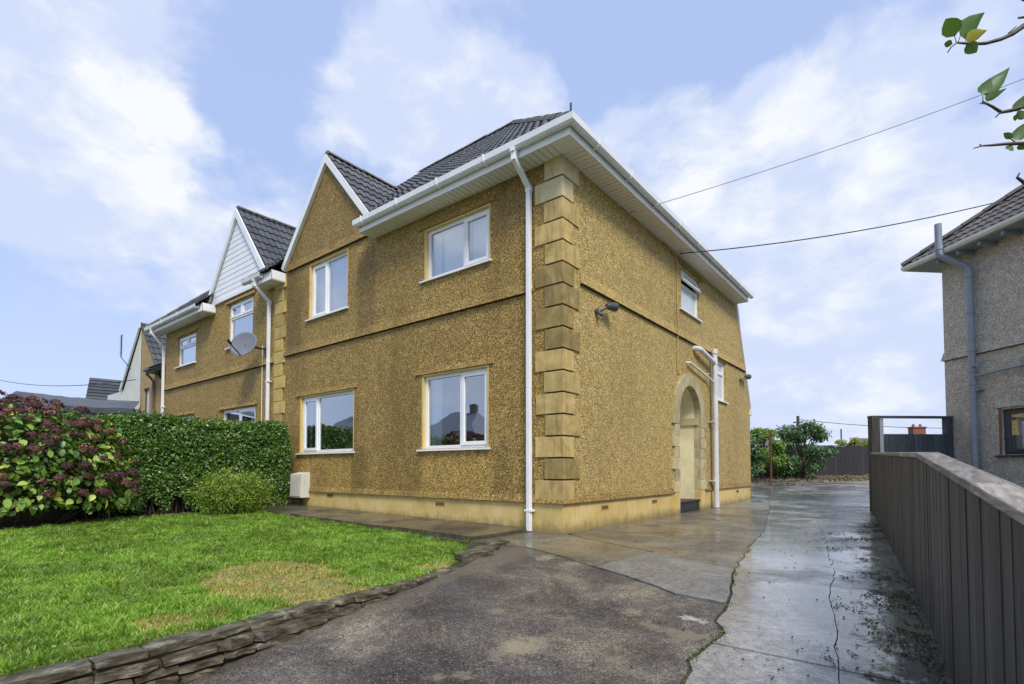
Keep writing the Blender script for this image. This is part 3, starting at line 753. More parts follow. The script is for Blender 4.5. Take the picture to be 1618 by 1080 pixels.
drive = thing('driveway', (2, 0, 0), None, None); drive['kind'] = 'structure'
crack = [(.62, 9.2), (.98, 7.6), (1.3, 6.1), (1.66, 4.3), (2.08, 2.17), (2.28, .75), (2.5, -.62), (2.64, -1.4), (2.80, -2.0), (2.86, -2.32)]
crack2 = [(2.86, -2.32), (2.88, -2.65), (2.99, -2.83), (2.95, -3.2), (3.01, -3.6), (3.08, -4.2), (3.13, -5), (3.2, -7), (3.2, -12)]
crack = wobble(crack, .02, .14); crack2 = wobble(crack2, .03, .1)
mid = wobble([(1.55, 9.2), (1.75, 8.1), (2.35, 5.0), (2.9, 1.9), (3.28, -.5), (3.45, -2), (3.60, -3), (3.75, -4.2), (3.85, -6), (3.9, -12)], .022, .13)
def xat(line, y):
    for a, b in zip(line[:-1], line[1:]):
        if min(a[1], b[1]) <= y <= max(a[1], b[1]) and a[1] != b[1]:
            return a[0] + (b[0] - a[0]) * (y - a[1]) / (b[1] - a[1])
    return line[-1][0]
def cut(line, y0, y1, dx=0):
    """points of a line running towards -y between y0 > y1"""
    return [(xat(line, y0) + dx, y0)] + [(p[0] + dx, p[1]) for p in line if y1 < p[1] < y0] + [(xat(line, y1) + dx, y1)]
allc = crack + crack2[1:]
gz = lambda o: (lambda x, y: G(x, y) + o)
fx = lambda y: 3.783 - .097 * y + .06
def strip(y0, y1, o):
    L = cut(allc, y0, y1, .009); R = cut(mid, y0, y1, -.0025)
    sheet('slab', L + R[::-1], gz(o), 'conc_wet', parent=drive, step=.5)
    L = cut(mid, y0, y1, .0035)
    sheet('slab', L + [(fx(y1), y1), (fx(y0), y0)], gz(o - .004), 'conc_wet', parent=drive, step=.5)
for (a, b, o) in [(9.0, 5.1, .002), (5.09, 1.02, .0), (1.01, -3.0, .003), (-3.008, -7.2, -.001), (-7.21, -11.9, 0)]: strip(a, b, o)
# side path slabs between the house wall and the long crack
def pathslab(y0, y1, o, mat='conc_path'):
    sheet('slab', [(0.002, y0)] + cut(crack, y0, y1) + [(.002, y1)], gz(o), mat, parent=drive, step=.5)
pathslab(9.0, 6.62, .004, 'conc_pale'); pathslab(6.61, 3.62, .006)
L2 = wobble([(0.0, .14), (.41, -.14), (1.0, -.40), (1.65, -.69), (2.0, -.9), (xat(crack, -1.16), -1.16)], .008, .15)
sheet('slab', [(.002, 3.61)] + cut(crack, 3.61, -1.16) + L2[::-1][1:], gz(.006), 'conc_path', parent=drive, step=.5)
L3 = wobble([(-.02, -1.30), (.3, -1.25), (.93, -1.5), (1.52, -1.77)], .012, .15)
sheet('slab', [(-.55, .0)] + [(0, 0)] + [(p[0], p[1] - .012) for p in L2[1:] if p[0] < 1.6] + [(1.60, -.70), (1.5, -1.75)] + L3[::-1][1:] + [(-.55, -1.28)], gz(.004), 'conc_path', parent=drive, step=.5)
sheet('slab', [(1.52, -1.77), (1.62, -.71)] + [(p[0], p[1] - .012) for p in L2 if p[0] > 1.63] + cut(crack, -1.18, -2.26, -.012) + [(2.45, -2.22), (2.2, -2.07), (1.9, -1.93)], gz(.010), 'conc_pale', parent=drive, step=.5)
L3b = [(-.04, -1.315), (.3, -1.265), (.93, -1.515), (1.51, -1.785), (1.9, -1.945), (2.2, -2.085), (2.45, -2.235), (2.84, -2.30)]
L3b = wobble(L3b, .008, .15)
wallline = [(.70, -12), (.68, -7), (.66, -5.7), (.62, -4.7), (.54, -3.8), (.48, -3.0), (.34, -2.3), (.14, -1.75), (-.04, -1.315)]
tm = sheet('tarmac', L3b + [(p[0] - .014, p[1]) for p in crack2[1:]] + wallline[:-1], gz(0), 'tarmac', thick=.08, parent=drive, step=.4)
# rear yard
rear = sheet('yard', [(-9, 10.02), (.0, 10.02), (.0, 9.02), (3.05, 9.02), (3.35, 9.6), (3.2, 17.4), (2.3, 17.85), (-2.3, 19.2), (-9, 21)], gz(.003), 'conc_wet', step=1.0); rear['kind'] = 'structure'
grv = sheet('gravel_bed', [(3.3, 16.9), (2.3, 17.9), (-2.3, 19.25), (-9, 21.05), (-9, 29), (7, 29), (7, 16)], lambda x, y: G(x, y) + .03, 'gravel', step=.8, jitter=.03); grv['kind'] = 'structure'
# front path
fp = thing('front_path', (-4, -.5, 0), None, None); fp['kind'] = 'structure'
xs = [-9.2, -6.6, -4.35, -2.1, -.56]
for a, b in zip(xs[:-1], xs[1:]):
    e = wobble([(b - .008, -1.22), (a + .004, -1.22)], .02, .2)
    sheet('slab', [(a + .004, 0), (b - .008, 0)] + e, lambda x, y: PZ(x, y) + .03 + (.012 if b > -1 else 0), 'conc_front', thick=.09, parent=fp, step=.5)

# lawn
LAWN = [(-8.2, -1.25), (-.55, -1.25), (-.1, -1.4), (.05, -1.78), (.2, -2.3), (.38, -3.0), (.44, -3.8), (.50, -4.7), (.54, -5.7), (.56, -7.2), (.58, -12), (-8.2, -12)]
sheet('lawn_ground', LAWN, lambda x, y: LZ(x, y), 'soil', thick=.5, step=.3, jitter=.01)['kind'] = 'structure'

# retaining wall of slate stones
rw = thing('retaining_wall', (.6, -4.5, -.3), 'low slate stone retaining wall between the grass and the dark drive', 'stone wall')
def stone_mesh(i):
    bm = bmesh.new(); bmesh.ops.create_cube(bm, size=1.0)
    bmesh.ops.subdivide_edges(bm, edges=[e for e in bm.edges if abs(e.verts[0].co.y - e.verts[1].co.y) > .5], cuts=2)
    r = random.Random(i)
    for v in bm.verts:
        v.co.x += r.uniform(-.09, .09); v.co.z += r.uniform(-.05, .05); v.co.y += r.uniform(-.05, .05)
        if abs(v.co.y) > .4: v.co.z *= r.uniform(.75, 1); v.co.x *= r.uniform(.85, 1)
    me = bpy.data.meshes.new('stone'); bm.to_mesh(me); bm.free(); me.materials.append(MAT['slate']); return me
SM = [stone_mesh(i) for i in range(12)]
def stone(parent, x, y, z, l, d, h, rot=0):
    o = link('stone', random.choice(SM), parent, Matrix.Translation((x, y, z)) @ Matrix.Rotation(rot + random.uniform(-.04, .04), 4, 'Z') @ Matrix.Rotation(random.uniform(-.04, .04), 4, 'X') @ Matrix.Rotation(random.uniform(-.05, .05), 4, 'Y') @ Matrix.Diagonal((d, l, h, 1)))
    b = o.modifiers.new('bevel', 'BEVEL'); b.width = .006; b.segments = 1
    return o
wl_r = wallline[::-1]
def wx(y): return xat(wallline[::-1], y)
for k in range(7):
    hs = (.046, .066, .046, .060, .05, .05, .05); h = hs[k]; zt = -.060 - sum(hs[j] + .009 for j in range(k))
    y = -2.05 - random.uniform(0, .2)
    while y > -8:
        l = random.uniform(.12, .38) if k else random.uniform(.14, .40)
        yc = y - l / 2
        bot = zt - h
        if bot > G(0, yc) - .045 - (.02 if k == 0 else 0):
            dx = random.uniform(-.02, .02) - .018 * (k == 0)
            ang = math.atan2(wx(yc - .2) - wx(yc + .2), -.4)
            stone(rw, wx(yc) - .10 + dx + .008 * k + .035 * (k == 0), yc, zt - h / 2, l * .99, .23 - .06 * (k == 0), h * random.uniform(.80, 1.06), 0.04)
        y -= l + .006
for (x, y, l, d, h, r) in [(.20, -1.98, .40, .20, .085, .25), (.10, -1.66, .24, .17, .07, .2), (.02, -1.44, .20, .16, .11, .3), (-.07, -1.26, .26, .14, .09, .5)]:
    stone(rw, x - .05, y, LZ(x, y) + .075, l, d, h, -r)
b = MB()
pts = [p for p in wl_r if -8 < p[1] < -1.9]; pts = [(wx(-1.95), -1.95)] + pts + [(wx(-8), -8)]
for a, c in zip(pts[:-1], pts[1:]):
    b.hexa([(a[0] - .24, a[1], -.9), (c[0] - .24, c[1], -.9), (c[0] - .022, c[1], -.9), (a[0] - .022, a[1], -.9), (a[0] - .24, a[1], -.11), (c[0] - .24, c[1], -.11), (c[0] - .022, c[1], -.11), (a[0] - .022, a[1], -.11)])
b.build('mortar_core', 'mortar', rw)

# ------------------------------------------------------------------ the main house
H = thing('semi_detached_house', (0, 0, 0), 'large ochre pebbledashed house in the centre, with stone corner quoins and arched side porch', 'house')
ZS, ZP, ZSTR, ZSTRS = 5.40, .44, 3.53, 3.67
W1 = (-2.85, -1.37, 4.23, 5.11); W2 = (-6.63, -5.22, 4.22, 5.42); W3 = (-6.95, -4.96, 1.27, 2.50); W4 = (-2.90, -1.40, 1.26, 2.53)
GX, GL, GR, GZ = -5.98, -7.66, -4.30, 7.55     # gable: centre, left, right, apex height
mb = MB()
wall_face(mb, PF, [(-7.68, ZP), (0, ZP), (0, 5.44), (GR, 5.44), (GR, 5.87), (GX, GZ), (GL, 5.87), (-7.68, 5.85)], [rect(*W1), rect(*W2), rect(*W3), rect(*W4)])
mb.build('front_wall', 'dash', H)
SW = (4.60, 5.74, 4.30, 5.20); SL = (6.72, 7.68, 2.62, 3.62)
AC, AR, ASP = 4.98, .64, 2.06     # arch centre, inner radius, springing
arch = [(AC - AR, ZP - .44), (AC - AR, ASP)] + [(AC - AR * math.cos(t), ASP + AR * math.sin(t)) for t in [math.pi * i / 16 for i in range(1, 16)]] + [(AC + AR, ASP), (AC + AR, ZP - .44)]
mb = MB()
a2 = [(AC - AR, ZP)] + arch[1:-1] + [(AC + AR, ZP)]
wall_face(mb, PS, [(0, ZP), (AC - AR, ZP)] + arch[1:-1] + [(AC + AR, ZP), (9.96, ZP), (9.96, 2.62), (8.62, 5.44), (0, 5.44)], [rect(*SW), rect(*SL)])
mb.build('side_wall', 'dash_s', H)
# plinth (set back from the pebbledash above)
pl = MB()
pl.prism(PF, -7.68, -.012, [(-.2, -.12), (-.008, -.12), (-.008, ZP), (-.2, ZP)], 0, -0.0)
pl.build('plinth', 'plinth', H)
pl = MB(); pl.pbox(PS, .0076, AC - AR - .006, -.12, ZP, -.2, -.009); pl.pbox(PS, AC + AR + .006, 9.955, -.12, ZP, -.2, -.009); pl.build('plinth', 'plinth', H)
# hidden rear of the house
mb = MB()
mb.face([(-7.68, 9.96, 0), (-.0, 9.96, 0), (-.0, 9.96, 2.62), (-7.68, 9.96, 2.62)]); mb.build('rear_wall', 'dash', H)
# drip courses
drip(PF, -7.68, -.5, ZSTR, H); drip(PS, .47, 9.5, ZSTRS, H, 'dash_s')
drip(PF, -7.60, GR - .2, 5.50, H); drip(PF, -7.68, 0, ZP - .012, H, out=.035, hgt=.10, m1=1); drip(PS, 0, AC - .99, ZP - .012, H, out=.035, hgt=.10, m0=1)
drip(PS, AC + 1.0, 9.96, ZP - .012, H, out=.035, hgt=.10)
for (a, b, c, d) in (W1, W3, W4): drip(PF, a - .2, b + .13, d + .035, H, out=.03, hgt=.09)
drip(PS, SW[0] - .14, SW[1] + .14, SW[3] + .03, H, out=.03, hgt=.09); drip(PS, SL[0] - .14, SL[1] + .14, SL[3] + .03, H, out=.03, hgt=.09)
# yellow smooth reveals on the left of the front windows
for (a, b, c, d) in (W1, W2, W3, W4):
    for u in (a - .035, b):
        box_part('reveal', 'plinth', H, PF, u if u < a else u - .003, (u + .038) if u < a else u + .02, c, d - .004, -.06, .004)
    box_part('reveal', 'plinth', H, PF, a - .035, b + .02, d - .003, d + .028, -.0605, .003)
# quoins on the corner: 300 mm blocks, long and short alternately
zb = ZP + .0; k = 0
hq = (5.40 - ZP) / 16
for i in range(16):
    z0 = zb + i * hq + .022; z1 = zb + (i + 1) * hq
    longf = (i % 2 == 0)
    lf, ls = (.46, .27) if longf else (.30, .44); lf += random.uniform(-.012, .012); ls += random.uniform(-.012, .012)
    pr = .022
    q = MB()
    q.raw([(-lf, .0, z0), (-lf, -pr, z0), (pr, -pr, z0), (pr, ls, z0), (0, ls, z0), (0, 0, z0),
           (-lf, .0, z1), (-lf, -pr, z1), (pr, -pr, z1), (pr, ls, z1), (0, ls, z1), (0, 0, z1)],
          [(0, 1, 7, 6), (1, 2, 8, 7), (2, 3, 9, 8), (3, 4, 10, 9), (0, 5, 2, 1), (5, 4, 3, 2), (6, 7, 8, 11), (11, 8, 9, 10)])
    mt = 'quoin'
    if i == 15: mt = 'quoin_pale'
    if i in (14,): mt = 'quoin_pale'
    if i in (7, 8, 9, 10, 3, 1): mt = 'quoin_dark'
    q.build('quoin', mt, H, bevel=.005)
MB().box(-.262, .006, -.006, .262, ZP, 5.38).build('quoin_backing', 'darkgap', H)
# windows
window(H, PF, *W1, [(.60, 'f'), (.40, 'o')], blind=[(.04, .16), (.19, .57), (.66, .95)])
window(H, PF, *W2, [(.42, 'o'), (.58, 'f')], blind=[(.05, .40), (.44, .95)])
window(H, PF, *W3, [(.31, 'o'), (.69, 'f')], blind=[(.03, .10), (.90, .97)])
window(H, PF, *W4, [(.58, 'f'), (.42, 'o')], blind=[(.03, .20)])
window(H, PS, *SW, [(1, 'f')], transom=(.36, [(1, 'oo')]), glass='frost', room=False, label='white window with its top light propped open')
window(H, PS, *SL, [(1, 'f')], transom=(.30, [(1, 'f')]), glass='frost', room=False)
# handle on opening sashes
for (u, z) in ((W1[0] + (W1[1] - W1[0]) * .60 + .05, 4.62), (W4[0] + (W4[1] - W4[0]) * .58 + .05, 1.84), (W2[0] + .06, 4.9)):
    MB().tube([PF(u, z - .06, -.10), PF(u, z - .06, -.14), PF(u + .005, z + .08, -.14)], .009, 6).build('window_handle', 'upvc', H)
# air bricks
for (P, u, z) in ((PF, -2.47, .325), (PF, -5.76, .36), (PS, 1.22, .31), (PS, 3.13, .31), (PS, 8.6, .31)):
    a = MB(); a.pbox(P, u - .11, u + .11, z - .036, z + .036, -.014, -.003); v = a.build('air_brick', 'vent', H)
    s = MB()
    for j in range(6): s.pbox(P, u - .095 + j * .034, u - .095 + j * .034 + .018, z - .022, z + .022, -.003, .000)
    s.build('slot', 'darkgap', v)
# eaves
O_ = .355
boards(H, PF, GR + .02, .01, .10, .0, .335, 5.39); boards(H, PS, .01, 8.55, .10, .0, .335, 5.39)
c = MB(); c.box(.012, .335, -.335, -.0, 5.388, 5.40); c.build('soffit_corner', 'soffit', H)
def fascia(P, u0, u1, m0, m1, par, mat='upvc', dz=0):
    MB().prism(P, u0, u1, [(.335, 5.375 + dz), (O_, 5.375 + dz), (O_, 5.45 + dz), (.349, 5.455 + dz), (.349, 5.58 + dz), (.335, 5.58 + dz)], m0, m1).build('fascia', mat, par)
fascia(PF, GR - .02, 0, 0, 1, H); fascia(PS, 0, 8.55, 1, 0, H)
c = MB(); c.pbox(PF, GR - .02, GR + .02, 5.375, 5.60, .0, .349); c.build('soffit_end', 'upvc', H)
c = MB(); c.pbox(PS, 8.55, 8.57, 5.375, 5.60, .0, .349); c.build('soffit_end', 'upvc', H)
gutter(H, PF, GR - .09, 0, m1=1); gutter(H, PS, 0, 8.66, m0=1)
downpipe(H, PF, -.545, 5.08, zbot=.015, clips=(.30,))
# roof of the main house: hipped corner, catslide behind
TN = .928; EZ = 5.56; EO = .47; RA = 4.10
RZ = 5.545 + TN * (RA + .40)
cs = math.cos(math.atan(TN)); sn = math.sin(math.atan(TN))
EO = .40; EZ = 5.545
R = tag(bpy.data.objects.new('roof', None), None); COL.objects.link(R); R.parent = H
SLN = (RA + .40) / cs
GX0 = GR + .02      # the eaves only run to the right of the gable
tile_slope(R, (GX0, -EO, EZ), (EO, -EO, EZ), (0, cs, sn), [(0, 0), (EO - GX0, 0), (-RA - GX0 + .01, SLN), (0, SLN)], 'tile', 280)
BL = (EO + .12) / cs
tile_slope(R, (-7.70, -EO, EZ), (EO, -EO, EZ), (0, cs, sn), [(0, BL), (7.70 + GX0, BL), (7.70 + GX0, SLN), (0, SLN)], 'tile', 0)
mb = MB()
mb.face([(EO, -EO, EZ), (EO, 8.66, EZ), (-RA, RA, RZ)]); mb.face([(EO, 8.60, EZ), (-.03, 8.66, EZ), (-.03, 9.98, 2.62), (-7.7, 9.98, 2.62), (-7.7, RA, RZ), (-RA, RA, RZ)])
mb.build('rear_slopes', 'tile', R)
ridge_tiles(R, (EO - .04, -EO + .04, EZ + .03), (-RA, RA, RZ + .03), step=.36, name='hip_tile', r=.10); ridge_tiles(R, (-RA, RA, RZ + .02), (-7.7, RA, RZ + .02))
MB().tube([(EO - .06, -EO + .06, EZ + .08), (EO + .0, -EO - .0, EZ + .11), (EO + .005, -EO - .005, EZ + .20)], .014, 6).build('hip_iron', 'black', R)
# front gable
gs = math.sin(math.atan2(GZ + .12 - 5.68, (GR - GL) / 2 + .06)); hw = (GR - GL) / 2 + .10
GA = GZ + .13; gsl = (GA - 5.66) / hw; th = math.atan(gsl); Ls = math.hypot(hw, GA - 5.66)
def gable_roof(par, cx, za, zl, hw, yf, yb, mat, n=140):
    L = math.hypot(hw, za - zl); c_, s_ = hw / L, (za - zl) / L
    tile_slope(par, (cx + hw, yf, zl), (cx + hw, yb, zl), (-c_, 0, s_), [(0, 0), (yb - yf, 0), (yb - yf, L), (0, L)], mat, n)
    tile_slope(par, (cx - hw, yb, zl), (cx - hw, yf, zl), (c_, 0, s_), [(0, 0), (yb - yf, 0), (yb - yf, L), (0, L)], mat, 0)
    ridge_tiles(par, (cx, yf + .01, za - .005), (cx, yb, za - .005), r=.10)
gable_roof(R, GX, GA, 5.66, hw, -.05, 2.2, 'tile')
def barge(par, cx, za, zl, hw, w=.125, y0=-.075, y1=-.012, mat='upvc'):
    for sgn in (-1, 1):
        L = math.hypot(hw, za - zl); c_, s_ = hw / L, (za - zl) / L
        a = V((cx, 0, za)); b = V((cx + sgn * hw, 0, zl)); n = V((-sgn * s_, 0, -c_)) * w
        n2 = V((0, 0, -w / c_))
        pts = [a, b, b + n * 1.0, a + n2]
        MB().hexa([V((p.x, y0, p.z)) for p in pts] + [V((p.x, y1, p.z)) for p in pts]).build('bargeboard', mat, par)
barge(H, GX, GA + .0, 5.62, hw + .03, y0=-.08, y1=-.004)
# catslide verge
for (n0, n1, w) in ((-.01, .05, .12),):
    a = V((0, 8.62, 5.46)); b_ = V((0, 9.99, 2.58)); d = (b_ - a).normalized(); q = V((0, d.z, -d.y)) * .10
    m_ = MB()
    pts = [a - q * .55, b_ - q * .55, b_ + q * .35, a + q * .35]
    m_.hexa([V((-.01, p.y, p.z)) for p in pts] + [V((.05, p.y, p.z)) for p in pts]); m_.build('verge_board', 'upvc', H)
MB().box(-.02, .06, 9.90, 10.06, 2.47, 2.62).build('verge_board', 'upvc', H)

# porch recess with stone arch
pr = MB(); D = -.85
i_ = arch
for a, b in zip(i_[:-1], i_[1:]): pr.face([PS(a[0], a[1], .0), PS(b[0], b[1], .0), PS(b[0], b[1], D), PS(a[0], a[1], D)])
pr.build('porch_recess', 'porch', H)
box_part('impost_band', 'arch', H, PS, AC + AR - .035, AC + AR + .0, ASP - .16, ASP + .0, D, -.02)
box_part('porch_back', 'porch', H, PS, AC - AR, AC + AR, .2, 2.75, D - .02, D)
dr = box_part('front_door', 'upvc', H, PS, AC - .44, AC + .44, .24, 2.18, D - .0, D + .05)
step_ = box_part('step', 'blacktile', H, PS, AC - AR + .003, AC + AR - .003, -.02, .20, D, -.02, bevel=.006)
box_part('step_edge', 'blacktile', step_, PS, AC - AR + .003, AC + AR - .003, .205, .235, D, .012, bevel=.005)
# voussoirs: five curved stones, jamb stones alternate
def ring(u0, r0, r1, t0, t1, n0, n1, seg=5):
    mb = MB(); ts = [t0 + (t1 - t0) * i / seg for i in range(seg + 1)]
    for a, b in zip(ts[:-1], ts[1:]):
        c = lambda r, t: (u0 - r * math.cos(t), ASP + r * math.sin(t))
        q = [c(r0, a), c(r0, b), c(r1, b), c(r1, a)]
        mb.raw([PS(*p, n1) for p in q], [(0, 1, 2, 3)]); mb.raw([PS(*q[2], n1), PS(*q[3], n1), PS(*q[3], n0), PS(*q[2], n0)], [(0, 1, 2, 3)])
        mb.raw([PS(*q[0], n1), PS(*q[1], n1), PS(*q[1], n0 - .1), PS(*q[0], n0 - .1)], [(0, 1, 2, 3)])
    for t in (t0, t1):
        c = lambda r: (u0 - r * math.cos(t), ASP + r * math.sin(t))
        mb.face([PS(*c(r0), n0), PS(*c(r1), n0), PS(*c(r1), n1), PS(*c(r0), n1)])
    return mb
for (t0, t1) in ((0, .495), (.505, 1)):
    ring(AC, AR - .004, AR + .25, math.pi * t0, math.pi * t1, 0, .045, 12).build('arch_stone', 'arch', H)
hj = (ASP - ZP) / 7
for s in (-1, 1):
    for i in range(7):
        wj = .34 if (i % 2 == 0) else .24
        if i == 6: wj = .36
        z0 = ZP + i * hj + (.006); z1 = ZP + (i + 1) * hj
        u0, u1 = (AC - AR - wj, AC - AR + .004) if s < 0 else (AC + AR - .004, AC + AR + wj)
        box_part('jamb_stone', 'arch', H, PS, u0, u1, z0, z1, -.12, .04 + .006 * (i == 6), bevel=.005)
    u0, u1 = (AC - AR - .26, AC - AR + .004) if s < 0 else (AC + AR - .004, AC + AR + .26)
    box_part('jamb_base', 'plinth', H, PS, u0, u1, -.1, ZP, -.12, .03, bevel=.005)
# soil pipe and its branches
sp_ = MB().tube([PS(6.36, .01, .13), PS(6.36, 3.60, .13)], .061, 18).build('soil_pipe', 'upvc_dirty', H, smooth=True)
for z, h, r in ((.02, .10, .066), (3.62, .11, .068), (3.36, .12, .067), (2.95, .10, .065)):
    MB().tube([PS(6.36, z, .13), PS(6.36, z + h, .13)], r, 18).build('pipe_socket', 'upvc_dirty', sp_, smooth=True)
for z in (.62, 2.0): box_part('pipe_clip', 'upvc_dirty', sp_, PS, 6.24, 6.46, z, z + .022, .0, .135)
MB().tube([PS(5.30, 3.58, -.02), PS(5.30, 3.575, .06), PS(5.42, 3.56, .12), PS(6.34, 3.40, .13)], .055, 14).build('waste_branch', 'upvc_dirty', sp_, smooth=True)
MB().tube([PS(4.85, 3.19, -.02), PS(4.87, 3.19, .07), PS(6.10, 3.02, .08), PS(6.33, 2.93, .12)], .024, 10).build('waste_branch', 'upvc_dirty', sp_, smooth=True)
MB().tube([PS(6.1, 3.12, .0), PS(6.1, 3.12, .09)], .01, 6).build('pipe_clip', 'upvc_dirty', sp_)
# painted cable down the side wall with bracket
MB().tube([PS(4.32, 5.30, .02), PS(4.33, 4.4, .015), PS(4.31, 3.72, .045), PS(4.31, 3.6, .02), PS(4.28, 2.95, .015), PS(4.31, 2.88, .02), PS(4.42, 2.90, .02), PS(4.48, 3.02, .02), PS(4.56, 3.04, .02), PS(4.58, 2.99, .015)], .010, 6).build('wall_cable', 'cable_y', H, smooth=True)
bk = MB(); bk.pbox(PS, 4.26, 4.31, 5.20, 5.36, .0, .02); bk.tube([PS(4.28, 5.32, .01), PS(4.28, 5.32, .14)], .012, 6); bk.tube([PS(4.28, 5.34, .12), PS(4.22, 5.34, .12), PS(4.22, 5.28, .12)], .012, 6); bk.build('cable_bracket', 'cable_y', H)
MB().tube([PS(4.28, 5.30, .02), PS(4.05, 5.34, .02), PS(3.6, 5.385, .02)], .012, 6).build('wall_cable', 'cable_y', H)
MB().tube([PS(4.16, .44, .02), PS(4.13, .2, .02), PS(4.20, .05, .03)], .006, 6).build('wall_cable', 'cable_y', H)

# flood lights on the side wall
def floodlight(y, z, label):
    t = thing('floodlight', PS(y, z, 0), label, 'outside light', 'floodlights on the side wall')
    mb = MB(); mb.tube([PS(y, z, .0), PS(y, z, .05)], .045, 12); mb.tube([PS(y, z, .04), PS(y + .06, z + .03, .10), PS(y + .16, z + .10, .12)], .022, 8)
    mb.build('mount', 'lightcase', t, smooth=True)
    mb = MB(); a = PS(y + .12, z + .10, .12); b = PS(y + .40, z + .13, .17)
    d = (b - a).normalized()
    mb.tube([a, a + d * .06, a + d * .20, a + d * .23], 0, 14, rs=[.03, .055, .075, .07]); mb.build('lamp_head', 'lightcase', t, smooth=True)
    mb = MB(); mb.tube([a + d * .231, a + d * .237], .06, 14); mb.build('lens', 'frost', t, smooth=True)
    mb = MB(); mb.tube([PS(y, z - .02, .05), PS(y, z - .07, .10)], .028, 10); mb.build('sensor', 'lightcase', t, smooth=True)
floodlight(.95, 3.36, 'dark grey floodlight on the side wall beside the corner quoins')
floodlight(8.95, 3.36, 'dark grey floodlight at the far end of the side wall beyond the lower window')

# gas meter box
t = thing('meter_box', PF(-6.75, .3, 0), 'cream gas meter box on the foot of the front wall beside the hedge', 'meter box')
mb = MB(); mb.raw([PF(-7.0, .29, .0), PF(-6.53, .29, 0), PF(-6.53, .29, .21), PF(-7.0, .29, .21), PF(-7.0, .84, 0), PF(-6.53, .84, 0), PF(-6.53, .80, .20), PF(-7.0, .80, .20)],
                  [(0, 1, 2, 3), (4, 5, 6, 7), (0, 1, 5, 4), (1, 2, 6, 5), (2, 3, 7, 6), (3, 0, 4, 7)])
mb.build('case', 'meter', t, bevel=.008)
MB().pbox(PF, -6.96, -6.57, .32, .76, .212, .220).build('door', 'meter', t, bevel=.004)
MB().tube([PF(-6.72, .30, .1), PF(-6.72, .13, .1)], .03, 10).build('gas_pipe', 'black', t, smooth=True)
MB().tube([PF(-6.72, .24, .1), PF(-7.5, .27, .06)], .014, 8).build('gas_pipe', 'black', t, smooth=True)

# ------------------------------------------------------------------ left half of the pair
N = thing('neighbour_house', (-11.5, 0, 0), 'ochre pebbledashed house next door with a white clad gable, above the hedge', 'house')
NL, NR = -15.34, -7.70
NC, NA = -10.22, 7.78
NU1 = (-10.72, -9.34, 4.17, 5.34); NU2 = (-14.30, -12.92, 4.09, 4.99); NW1 = (-11.05, -9.12, 1.4, 2.49); NW2 = (-14.42, -12.99, 1.4, 2.52)
mb = MB(); wall_face(mb, PF, [(NL, .0), (NR, .0), (NR, 5.44), (-8.5, 5.44), (-8.5, 5.6), (-11.9, 5.6), (-11.9, 5.44), (NL, 5.44)][:4] + [(-8.5, 5.62), (-11.9, 5.62), (NL, 5.40)], [rect(*NU1), rect(*NU2), rect(*NW1), rect(*NW2)], n=-.012)
mb.build('front_wall', 'dash_n', N)
mb = MB(); mb.face([(NL, .012, 0), (NL, 9, 0), (NL, 9, 5.4), (NL, .012, 5.4)]); mb.build('side_wall', 'dash_n', N)
drip(PF, NL, -8.2, 3.45, N, 'dash_n')
for (a, b, c, d) in (NU2, NW1, NW2, NU1): drip(PF, a - .15, b + .12, d + .03, N, 'dash_n', out=.03, hgt=.08)
window(N, PF, *NU1, [(1, 'f')], transom=(.33, [(.5, 'o'), (.5, 'o')]), blind=[(.05, .95)])
window(N, PF, *NU2, [(1, 'f')], transom=(.36, [(.5, 'o'), (.5, 'o')]), blind=[(.05, .95)])
window(N, PF, *NW1, [(.5, 'f'), (.5, 'o')], blind=[(.05, .48)]); window(N, PF, *NW2, [(.5, 'f'), (.5, 'o')])
for i in range(17):
    z0 = .42 + i * .2965; lw = .50 if i % 2 == 0 else .37
    box_part('quoin', 'quoin_y', N, PF, -8.16, -8.16 + lw - .0, z0 + .014, z0 + .2965, -.012, .02, bevel=.004)
# white clad gable
hwn = 1.76
for i in range(15):
    z0 = 5.58 + i * .142
    if z0 > NA - .2: break
    z1 = min(z0 + .139, NA - .1)
    f = lambda z: max(.02, hwn * (NA - .06 - z) / (NA - 5.62))
    a, b = f(z0), f(z1)
    q = MB(); q.hexa([PF(NC - a, z0, -.01), PF(NC + a, z0, -.01), PF(NC + a, z0, .025), PF(NC - a, z0, .025), PF(NC - b, z1, -.01), PF(NC + b, z1, -.01), PF(NC + b, z1, .018), PF(NC - b, z1, .018)])
    q.build('cladding_board', 'upvc', N)
m_ = MB(); m_.face([PF(NC - hwn, 5.6, .0), PF(NC + hwn, 5.6, .0), PF(NC, NA, .0)]); m_.build('gable_backing', 'darkgap', N)
box_part('cladding_trim', 'upvc', N, PF, NC - hwn - .02, NC + hwn - .02, 5.50, 5.585, -.005, .045)
RN = bpy.data.objects.new('roof', None); COL.objects.link(RN); RN.parent = N
gable_roof(RN, NC, NA + .06, 5.66, hwn + .05, -.05, 2.3, 'tile_n', 110)
barge(N, NC, NA + .05, 5.54, hwn + .10, w=.15, y0=-.09, y1=-.036)
NRZ = EZ - .12 + TN * (RA + EO)
NA0 = NL - .45
tile_slope(RN, (NA0, -EO, EZ - .08), (NR, -EO, EZ - .08), (0, cs, sn), [(0, 0), (-11.62 - NA0, 0), (-11.62 - NA0, (-11.62 - NA0) / cs)], 'tile_n', 120)
tile_slope(RN, (-8.72, -EO, EZ - .08), (NR, -EO, EZ - .08), (0, cs, sn), [(0, 0), (NR + 8.72, 0), (NR + 8.72, SLN - .1), (0, SLN - .1)], 'tile_n', 60)
